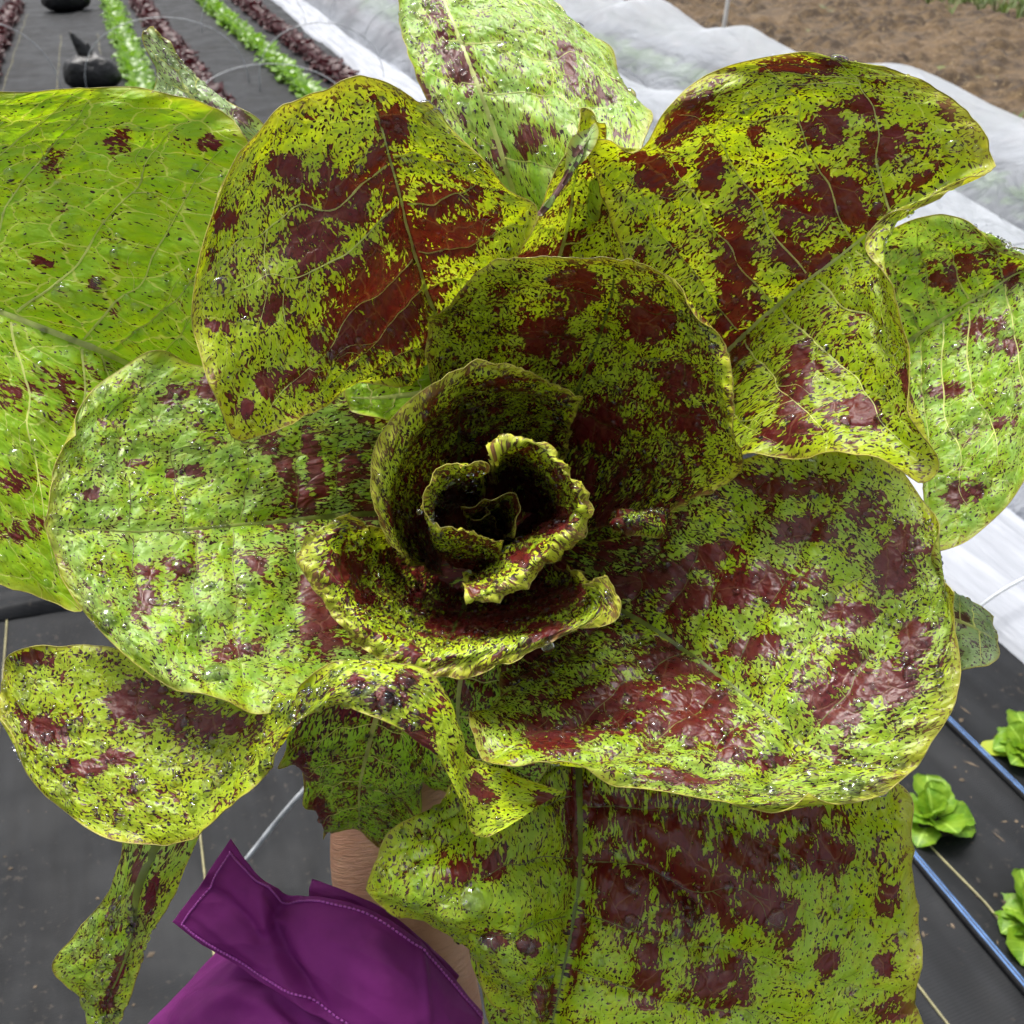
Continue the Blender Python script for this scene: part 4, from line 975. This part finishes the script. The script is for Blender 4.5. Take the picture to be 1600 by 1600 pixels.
# brown wooden block weighing down the net
M_WOOD = simple_material('old_wood', (0.14, 0.11, 0.06), 0.8, bump=(60, .004), nscale=25)
def box_np(sx, sy, sz):
    V = np.array([[x, y, z] for x in (-sx, sx) for y in (-sy, sy) for z in (0, 2 * sz)], float)
    f = np.array([[0, 1, 3, 2], [4, 6, 7, 5], [0, 4, 5, 1], [2, 3, 7, 6], [0, 2, 6, 4], [1, 5, 7, 3]])
    return V, f
J = Join()
for (dx, dz, sx, sy, sz) in [(0, 0.0, .20, .09, .03), (0.02, 0.07, .19, .08, .03), (-0.16, 0.03, .025, .085, .03), (.17, .03, .025, .085, .03)]:
    V, f = box_np(sx, sy, sz); J.add(V + np.array([dx, 0, dz]), f)
bl = obj('wooden_block', J.mesh('wooden_block', M_WOOD, False), loc=Vector(W(2.75, 13.2, 0.02)), rot=(0, 0, 0.3))
tag(bl, 'brown slatted wooden block lying on the white net edge', 'block')

# white stake at the edge of the soil
M_STAKE = simple_material('white_stake', (0.75, 0.75, 0.72), 0.5, nscale=12, var=0.1)
b0 = W(6.0, 9.55, -0.02)
pth = np.stack([b0 + np.array([0.06 * q, 0, 1.3 * q]) for q in np.linspace(0, 1, 12)])
V, f = tube(pth, 0.022 - 0.006 * np.linspace(0, 1, 12), 10)
stk = obj('stake', mesh_np('stake', V, f, M_STAKE)); tag(stk, 'white wooden stake standing at the edge of the tilled soil', 'stake')

# ------------------------------------------------------------------ sandbags
M_BAG = simple_material('black_plastic_bag', (0.010, 0.010, 0.011), 0.45, bump=(9, .03), nscale=10)
def sandbag(loc, rz, label, sc_=1.0):
    root = empty('sandbag', tuple(loc)); root.rotation_euler.z = rz
    tag(root, label, 'sandbag', 'black sandbags on the fabric')
    nu, nv = 26, 40
    th = np.linspace(0.02, math.pi - 0.02, nu); w = np.linspace(0, 2 * math.pi, nv, endpoint=False)
    T, Wv = np.meshgrid(th, w, indexing='ij')
    ce = lambda x, e: np.sign(x) * np.abs(x) ** e
    x = 0.26 * ce(np.sin(T), .7) * ce(np.cos(Wv), .75); y = 0.17 * ce(np.sin(T), .7) * ce(np.sin(Wv), .75); z = 0.15 + 0.155 * ce(-np.cos(T), .8)
    k = 1 + 0.14 * fbm(x * 9, y * 9 + z * 6, 3, 3)
    V = np.stack([x * k * (1.12 - z * .9), y * k, z * k], -1).reshape(-1, 3) * sc_
    obj('bag', mesh_np('bag', V, grid_faces(nu, nv, True), M_BAG), root)
    J = Join()
    for (dx, dy, h, w_) in [(-0.11, 0.0, 0.26, 0.055), (0.035, 0.02, 0.16, 0.045)]:
        pts = np.array([[0, 0, 0.26], [dx * .3, dy, 0.26 + h * .4], [dx, dy * 2, 0.26 + h]])
        pth = catmull(pts, np.linspace(0, 1, 10))
        V, f = tube(pth * sc_, np.array([.045, .05, .055, .058, .056, .05, .042, .032, .02, .008]) * (w_ / .05) * sc_, 9)
        V[:, 1] *= 0.45
        J.add(V, f)
    obj('tied_neck', J.mesh('tied_neck', M_BAG), root)
sandbag(W(-0.22, 8.75), 0.1, 'black sandbag with a tied neck on the fabric path', 0.8)
sandbag(W(-0.45, 14.2), 0.6, 'black sandbag farther up the path at the top edge', 1.05)

# ------------------------------------------------------------------ young lettuces
def plant_mat(name, c1, c2, trans, rough=0.35, veined=False):
    g = NT(name)
    co = g.n('TexCoord').outputs['Object']
    oi = g.n('ObjectInfo').outputs['Random']
    nz = g.noise(co, 30.0, 3.0, 0.6).outputs['Fac']
    c = g.mix(g.ramp(nz, 0.3, 0.7), c1, c2)
    c = g.mix(g.math('MULTIPLY', oi, 0.3), c, tuple(x * 0.65 for x in c1))
    if veined:
        mid = g.attr('mid'); al_ = g.attr('along')
        lv_ = g.math('SINE', g.math('MULTIPLY_ADD', g.math('SUBTRACT', al_, g.math('MULTIPLY', mid, 0.22)), 46.0, nz))
        vm = g.math('MAXIMUM', g.ramp(mid, 0.05, 0.12, 1, 0), g.math('MULTIPLY', g.ramp(lv_, 0.9, 1.0), 0.45))
        c = g.mix(g.math('MULTIPLY', vm, 0.55), c, tuple(min(1, x * 1.5 + 0.08) for x in c2))
    nb = g.bump(nz, 0.4, 0.002)
    b = g.bsdf(Base_Color=c, Roughness=rough, Normal=nb); tr = g.n('BsdfTranslucent', ins={'Color': c})
    return g.done(g.n('MixShader', ins={0: trans, 1: b, 2: tr}))
M_YOUNG = plant_mat('young_lettuce', (0.11, 0.27, 0.010), (0.26, 0.42, 0.02), 0.45, 0.5, True)
M_YELLOW = plant_mat('yellowing_leaf', (0.42, 0.46, 0.03), (0.36, 0.50, 0.05), 0.4)
M_RED = plant_mat('red_lettuce', (0.030, 0.005, 0.008), (0.085, 0.014, 0.018), 0.22, 0.5)
M_FARG = plant_mat('green_lettuce', (0.10, 0.24, 0.015), (0.23, 0.40, 0.03), 0.4)

def leaf_grid(L, Wd, lift, curl, seed, nu=12, nv=9, frill=0.0, cup=0.25):
    u = np.linspace(0, 1, nu)[:, None]; v = np.linspace(-1, 1, nv)[None, :]
    wid = Wd * np.clip(np.sin(np.pi * np.clip(0.06 + 0.80 * u ** 0.85, 0, 1)), 0.03, 1) ** 0.8 * (0.12 + 0.88 * np.clip((u - .12) / .45, 0, 1)) 
    wid = np.where(u > 0.8, Wd * np.sqrt(np.clip(1 - ((u - .62) / .38) ** 2, 0.0, 1)) * 1.0, wid)
    x = v * wid
    ang = lift + (-curl) * u
    seg = L / (nu - 1)
    y = np.concatenate([[0], np.cumsum(np.cos(ang[1:, 0]) * seg)])[:, None] + 0 * v
    z = np.concatenate([[0], np.cumsum(np.sin(ang[1:, 0]) * seg)])[:, None] + cup * wid * v ** 2
    z = z + frill * np.abs(v) ** 2 * np.sin(u * 22 + v * 3 + seed) * np.clip(u * 2, 0, 1) + 0.06 * Wd * fbm(u * 5 + seed, v * 3, seed, 2)
    return np.stack([x, y, z], -1).reshape(-1, 3), grid_faces(nu, nv)

YL = []
for k in range(4):
    V, f = leaf_grid(0.085, 0.033, 0.9 - 0.12 * k, 0.9 + 0.25 * k, 40 + k, 18, 15, cup=0.35, frill=0.0022)
    YL.append(mesh_np('young_leaf', V, f, M_YOUNG, attrs={'mid': np.tile(np.abs(np.linspace(-1, 1, 15)), 18), 'along': np.repeat(np.linspace(0, 1, 18), 15)}))
YY = []
for k in range(2):
    V, f = leaf_grid(0.075, 0.018, 0.25, 0.4, 60 + k, cup=0.1, frill=0.001)
    YY.append(mesh_np('old_leaf', V, f, M_YELLOW))
V, f = tube(np.array([[0, 0, -.005], [0, 0, .02], [0, 0, .03]]), np.array([.006, .005, .003]), 8)
g = NT('hole_soil')
co = g.n('TexCoord').outputs['Object']; nz = g.noise(co, 120.0, 4.0, 0.7).outputs['Fac']
M_HOLE = g.done(g.bsdf(Base_Color=g.mix(nz, (0.006, 0.004, 0.003), (0.035, 0.022, 0.014)), Roughness=0.95, Normal=g.bump(nz, 1.0, 0.01)))
hp = np.linspace(0, 2 * np.pi, 26, endpoint=False); HV = [(0, 0, 0.016)]
for q in (0.5, 1.0):
    for k_, w in enumerate(hp):
        rr = 0.05 * q * (1 + 0.35 * math.sin(2 * w + 1) + 0.25 * (hash2(np.array([k_]), np.array([3]), 2)[0] - .5))
        HV.append((rr * math.cos(w), rr * math.sin(w), 0.014 * (1 - q) + 0.006 * (q < 1) + 0.002))
k_ = np.arange(26)
HOLE = mesh_np('planting_hole', np.array(HV), [np.stack([0 * k_, 1 + k_, 1 + (k_ + 1) % 26], -1), np.stack([1 + k_, 27 + k_, 27 + (k_ + 1) % 26, 1 + (k_ + 1) % 26], -1)], M_HOLE)
M_CORE = mesh_np('core', V, f, M_YOUNG)
def seedling(loc, size, label, seed, yellow=((0.6,),), n=14):
    r = random.Random(seed)
    root = empty('young_lettuce', tuple(loc)); root.scale = (size,) * 3
    tag(root, label, 'lettuce', 'young green lettuces by the drip pipes')
    obj('core', M_CORE, root); obj('planting_hole', HOLE, root, rot=(0, 0, seed))
    for k in range(n):
        ring = k / n
        az = k * 2.399 + r.uniform(-.25, .25)
        s = 1.05 - 0.35 * ring + r.uniform(-.1, .1)
        o = obj('leaf', YL[k % 4], root, rot=(0.95 * ring + r.uniform(-.15, .12), r.uniform(-.25, .25), az), scale=s)
        o.rotation_mode = 'ZYX' if False else 'XYZ'
    for az in yellow:
        o = obj('old_leaf', YY[int(az[0] * 10) % 2], root, rot=(0.0, 0, az[0]), scale=az[1] if len(az) > 1 else 1.0, loc=(0, 0, 0.006)); o['label'] = 'yellowing lowest leaf'
seedling(GP(1455, 1285), 1.02, 'young green lettuce beside the edge of the speckled leaf', 3, ((-2.0, .8),))
seedling(GP(1612, 1448), 1.0, 'young green lettuce nearest the bottom right corner', 5, ((2.6, 1.1),))
seedling(GP(1602, 1180), 1.0, 'young green lettuce beyond the farther blue-striped pipe', 8, ((1.45, 1.2), (3.3, .9)))
seedling(GP(1425, 1070), 1.1, 'young green lettuce mostly hidden behind the speckled leaves', 11, ((-1.45, 1.25),))
seedling(W(1.09, 1.05), 1.0, 'young green lettuce hidden behind the large speckled leaf', 14)

# the rows of the far beds: each lettuce a plant of its own
def far_mesh(name, mat, seed, L, Wd, n, frill):
    r = random.Random(seed); J = Join()
    for k in range(n):
        ring = k / n; V, f = leaf_grid(L * r.uniform(.8, 1.1), Wd * r.uniform(.8, 1.15), 0.35 + 1.0 * ring, 0.7, seed * 10 + k, 7, 7, frill, 0.3)
        a = k * 2.399 + r.uniform(-.3, .3); c, s_ = math.cos(a), math.sin(a)
        V = np.stack([V[:, 0] * c - V[:, 1] * s_, V[:, 0] * s_ + V[:, 1] * c, V[:, 2]], -1)
        J.add(V, f)
    return J.mesh(name, mat)
FG = [far_mesh('green_lettuce', M_FARG, 100 + k, 0.15, 0.055, 14, 0.008) for k in range(4)]
FR = [far_mesh('red_lettuce', M_RED, 200 + k, 0.14, 0.055, 16, 0.014) for k in range(4)]
def row(p, a0, a1, step, meshes, nm, label, group, sk=0.0, gaps=(), size=1.0):
    a = a0
    while a < a1:
        if not any(g0 < a < g1 for g0, g1 in gaps):
            o = obj(nm, random.choice(meshes), loc=Vector(W(p + sk * (a - 8.5) + random.uniform(-.02, .02), a, 0.01)), rot=(0, 0, random.uniform(0, 6.28)), scale=size * random.uniform(.85, 1.15))
            tag(o, label, 'lettuce', group)
        a += step * random.uniform(.85, 1.15)
row(-1.07, 7.5, 14.9, 0.2, FR, 'red_lettuce', 'dark red lettuce in the row at the left edge', 'red lettuces at the left edge')
row(0.13, 6.4, 14.9, 0.21, FG, 'green_lettuce', 'bright green lettuce in the row beside the sandbag path', 'green lettuces beside the sandbag path', -0.010)
row(0.58, 7.0, 14.9, 0.2, FR, 'red_lettuce', 'dark red lettuce in the row behind the small folded leaf', 'red lettuces behind the folded leaf', -0.03)
row(1.31, 7.6, 14.9, 0.21, FG, 'green_lettuce', 'green lettuce in the row between two dark red rows', 'green lettuces between the red rows', -0.015, ((9.75, 10.0),), 0.95)
row(1.66, 7.4, 14.9, 0.2, FR, 'red_lettuce', 'dark red lettuce in the row next to the white net', 'red lettuces next to the net')
row(2.95, 2.2, 16.0, 0.26, FG, 'green_lettuce', 'green lettuce veiled under the nearer hump of the net', 'lettuces under the nearer net hump', 0.03, size=1.2)
row(2.5, 4.2, 15.0, 0.26, FR, 'red_lettuce', 'red lettuce veiled under the nearer hump of the net', 'red lettuces under the net', 0.03)
row(4.25, 2.6, 14.0, 0.3, FG, 'green_lettuce', 'green lettuce veiled under the farther hump of the net', 'lettuces under the farther net hump', 0.02, size=1.3)

# ------------------------------------------------------------------ the person: an arm in a purple sleeve holding the head
person = empty('person', tuple(P(600, 1500, 55))); PO = np.array(P(600, 1500, 55))
tag(person, 'person in a purple jacket, bare wrist and hand holding the lettuce from below', 'person')
g = NT('skin')
co = g.n('TexCoord').outputs['Object']
ax = P(608, 1310, 56.6) - P(636, 1480, 56); ax = ax / np.linalg.norm(ax)
sdv = np.cross(ax, FWD); sdv = sdv / np.linalg.norm(sdv)
d1 = g.n('VectorMath', operation='DOT_PRODUCT'); g.set(d1.inputs[0], co); g.set(d1.inputs[1], tuple(ax))
d2 = g.n('VectorMath', operation='DOT_PRODUCT'); g.set(d2.inputs[0], co); g.set(d2.inputs[1], tuple(sdv))
cx = g.n('CombineXYZ'); g.set(cx.inputs[0], g.math('MULTIPLY', d2.outputs['Value'], 75.0)); g.set(cx.inputs[1], g.math('MULTIPLY', d1.outputs['Value'], 520.0))
uvw = cx.outputs[0]
cr = g.noise(uvw, 1.0, 4.0, 0.65, 0.6).outputs['Fac']
pores = g.noise(co, 900.0, 2.0).outputs['Fac']; bl_ = g.noise(co, 35.0, 3.0).outputs['Fac']
c = g.mix(g.ramp(bl_, 0.3, 0.7), (0.42, 0.20, 0.125), (0.52, 0.28, 0.185))
c = g.mix(g.ramp(cr, 0.28, 0.45, 0.32, 0.0), c, (0.17, 0.07, 0.042))
h = g.math('ADD', g.math('MULTIPLY', cr, 1.0), g.math('MULTIPLY', pores, 0.15))
b = g.bsdf(Base_Color=c, Roughness=0.5, Normal=g.bump(h, 0.9, 0.0016))
b.inputs['Subsurface Weight'].default_value = 0.12; b.inputs['Subsurface Radius'].default_value = (0.006, 0.002, 0.001)
M_SKIN = g.done(b)

verts, edges, rads = [], [], []
def joint(p, r, par=None):
    verts.append(tuple(np.array(p) - PO)); rads.append(r); i = len(verts) - 1
    if par is not None: edges.append((par, i))
    return i
j0 = joint(P(660, 1950, 49), 0.040)
j1 = joint(P(670, 1750, 53), 0.039, j0)
j2 = joint(P(660, 1580, 55.6), 0.0375, j1)
j3 = joint(P(636, 1480, 57.2), 0.0385, j2)
j4 = joint(P(620, 1390, 58.6), 0.0405, j3)
j5 = joint(P(608, 1310, 59.6), 0.0405, j4)
j6 = joint(P(625, 1220, 61), 0.0405, j5)
j7 = joint(P(660, 1110, 63), 0.036, j6)
palm = joint(P(690, 1010, 64), 0.033, j7)
# fingers close round the stem from behind, thumb from the near side
def dig(base, pts, r0):
    i = base
    for k, q in enumerate(pts): i = joint(P(*q), r0 * (1 - 0.13 * k), i)
dig(palm, [(650,920,67),(690,840,70.5),(770,800,71),(825,810,68)], 0.0100)
dig(palm, [(690,920,68.5),(730,850,72),(800,830,71.5),(845,850,68)], 0.0102)
dig(palm, [(730,950,69),(770,885,72.5),(835,875,71.5),(870,895,68)], 0.0096)
dig(palm, [(760,985,68.5),(795,930,71.5),(845,925,70.5),(872,940,67.5)], 0.0086)
dig(j7, [(640,1000,63.5),(670,920,64.5),(715,870,64.8)], 0.0125)
me = bpy.data.meshes.new('arm'); me.from_pydata(verts, edges, []); me.materials.append(M_SKIN)
arm = obj('arm_and_hand', me, person)
sk = arm.modifiers.new('skin', 'SKIN'); sk.use_smooth_shade = True
for i, sv in enumerate(me.skin_vertices[0].data):
    sv.radius = (rads[i] * 1.04, rads[i] * 1.04); sv.use_root = (i == 0)
sb = arm.modifiers.new('sub', 'SUBSURF'); sb.levels = 2; sb.render_levels = 3

g = NT('purple_cloth')
co = g.n('TexCoord').outputs['Object']
wv = g.n('TexWave', wave_type='BANDS', ins={'Vector': co, 'Scale': 900.0, 'Distortion': 1.0}).outputs['Fac']
nz = g.noise(co, 28.0, 4.0, 0.6).outputs['Fac']; nf = g.noise(co, 260.0, 3.0, 0.7).outputs['Fac']
c = g.mix(g.ramp(nz, 0.3, 0.7), (0.128, 0.010, 0.112), (0.185, 0.017, 0.162))
c = g.mix(g.ramp(nf, 0.72, 0.82, 0, 0.35), c, (0.30, 0.16, 0.30))
h = g.math('ADD', g.math('MULTIPLY', wv, 0.12), g.math('ADD', g.math('MULTIPLY', nf, 0.25), g.math('MULTIPLY', nz, 0.6)))
b = g.bsdf(Base_Color=c, Roughness=0.62, Normal=g.bump(h, 0.5, 0.0015))
b.inputs['Specular IOR Level'].default_value = 0.22
M_CLOTH = g.done(b)
M_STITCH = simple_material('purple_thread', (0.36, 0.07, 0.36), 0.6, nscale=60)

def cloth(name, rows, nu, nv, folds=0.003, seed=1, parent=None, creases=()):
    S = smooth_rows(patch(rows, nu, nv | 1), 2); nu, nv = S.shape[:2]
    N = grid_normals(S)
    if N.reshape(-1, 3).mean(0) @ (CAM - S.reshape(-1, 3).mean(0)) < 0: N = -N; flip = True
    else: flip = False
    u = np.linspace(0, 1, nu)[:, None]; v = np.linspace(0, 1, nv)[None, :]
    rel = folds * (fbm(u * 3 + v * 5, v * 4 - u * 2, seed, 3)) + 0.7 * folds * (1 - np.abs(fbm(u * 1.5 + v * 5.5, v * 1.2 - u * 3, seed + 3, 2)) * 3)
    px = to_px(S.reshape(-1, 3)).reshape(nu, nv, 2)
    for pl, wd, dp in creases:
        pl = catmull(np.array([(x, y, 0.0) for x, y in pl], float), np.linspace(0, 1, 120))[:, :2]
        dd = np.full((nu, nv), 1e9); tt = np.zeros((nu, nv))
        for k, q in enumerate(pl):
            d2 = np.hypot(px[..., 0] - q[0], px[..., 1] - q[1]); m = d2 < dd; dd[m] = d2[m]; tt[m] = k / 119
        rel = rel + dp * np.exp(-(dd / wd) ** 2) * np.sin(np.pi * np.clip(0.12 + 0.82 * tt, 0, 1)) ** 0.6
    S = S + N * rel[..., None]
    f = grid_faces(nu, nv); f = f if flip else f[:, ::-1]
    o = obj(name, mesh_np(name, S.reshape(-1, 3) - PO, f, M_CLOTH), parent or person)
    so = o.modifiers.new('thick', 'SOLIDIFY'); so.thickness = 0.0014; so.offset = -1
    return o, S, grid_normals(S) * (-1 if flip else 1)

sleeve, _, _ = cloth('jacket_sleeve', [
   [(362,1478,52.5),(400,1492,50.8),(470,1530,50.2),(560,1580,50.4),(660,1640,51.5)],
   [(300,1530,52),(350,1538,49.8),(430,1570,48.8),(530,1615,48.8),(670,1690,50.8)],
   [(252,1582,51.5),(310,1590,49),(400,1620,47.8),(520,1665,47.8),(690,1750,50)],
   [(215,1640,51),(280,1660,48.3),(380,1690,46.8),(520,1730,46.8),(710,1820,49.5)],
   [(150,1800,48),(230,1830,45),(370,1860,43.5),(540,1890,43.5),(720,1960,46)],
   [(110,2000,44),(210,2030,41),(370,2060,39.5),(560,2080,39.5),(730,2140,42)]], 130, 120, 0.004, 5, creases=[([(330,1545),(380,1525),(440,1545)],10,-0.004),([(300,1600),(360,1560),(430,1580)],14,0.004),([(430,1560),(470,1600),(500,1660)],12,-0.006)])
cuff, CS, CN = cloth('cuff', [
   [(360,1311,49.5),(385,1345,49.6),(415,1378,50),(455,1396,50.5),(500,1402,50.6),(575,1425,50.2),(650,1468,50.2),(705,1522,50.8),(752,1582,52)],
   [(333,1352,49.6),(362,1384,49.3),(400,1412,49.2),(450,1434,49.5),(500,1442,49.4),(570,1466,49),(640,1510,49),(700,1565,49.8),(752,1628,51.2)],
   [(300,1400,49.8),(335,1426,49.3),(375,1454,48.9),(430,1480,48.9),(490,1496,48.4),(560,1526,48.1),(630,1570,48.2),(690,1620,49),(750,1680,50.5)],
   [(271,1440,49.8),(305,1468,49.2),(345,1494,48.9),(405,1532,48.6),(470,1572,47.9),(540,1612,47.5),(610,1650,47.5),(680,1700,48),(745,1750,49.5)]], 110, 230, 0.0014, 9, creases=[([(448,1405),(432,1450),(455,1510),(505,1580)],15,-0.008),([(322,1388),(372,1428),(430,1490),(480,1560)],13,-0.0045),([(405,1395),(415,1450),(450,1530),(485,1585)],12,0.004),([(655,1475),(662,1530),(668,1600)],7,0.002),([(560,1430),(585,1500),(600,1600)],40,0.003),([(300,1430),(360,1470),(440,1540)],9,0.0015)])
cloth('cuff_lining', [
   [(487,1374,51.8),(530,1388,51.4),(590,1416,51.2),(640,1450,51.2),(680,1486,51.8),(700,1506,52.2),(715,1524,52.6)],
   [(484,1390,51.6),(525,1402,51.2),(585,1430,51),(638,1466,51),(678,1502,51.6),(698,1522,52),(713,1540,52.4)],
   [(482,1410,51.5),(520,1424,51.1),(580,1452,50.9),(634,1490,50.9),(675,1526,51.5),(695,1546,51.9),(710,1564,52.3)]], 20, 60, 0.001, 12)
# stitching along hem and flap edges: real little thread dashes
J = Join()
def stitch(us, vs, n):
    for k in range(n):
        t0 = k / n; t1 = (k + 0.62) / n
        uu = np.interp([t0, (t0 + t1) / 2, t1], np.linspace(0, 1, len(us)), us); vv = np.interp([t0, (t0 + t1) / 2, t1], np.linspace(0, 1, len(vs)), vs)
        p = bil(CS, uu, vv) + bil(CN, uu, vv) * np.array([[0.0002], [0.0007], [0.0002]])
        V, f = tube(p - PO, 0.00062, 5); J.add(V, f)
stitch([0.07, 0.07], [0.03, 1.0], 92); stitch([0.07, 0.94], [0.035, 0.035], 26); stitch([0.94, 0.94], [0.035, 0.62], 52)
o = obj('stitching', J.mesh('stitching', M_STITCH), cuff); o['kind'] = 'stuff'
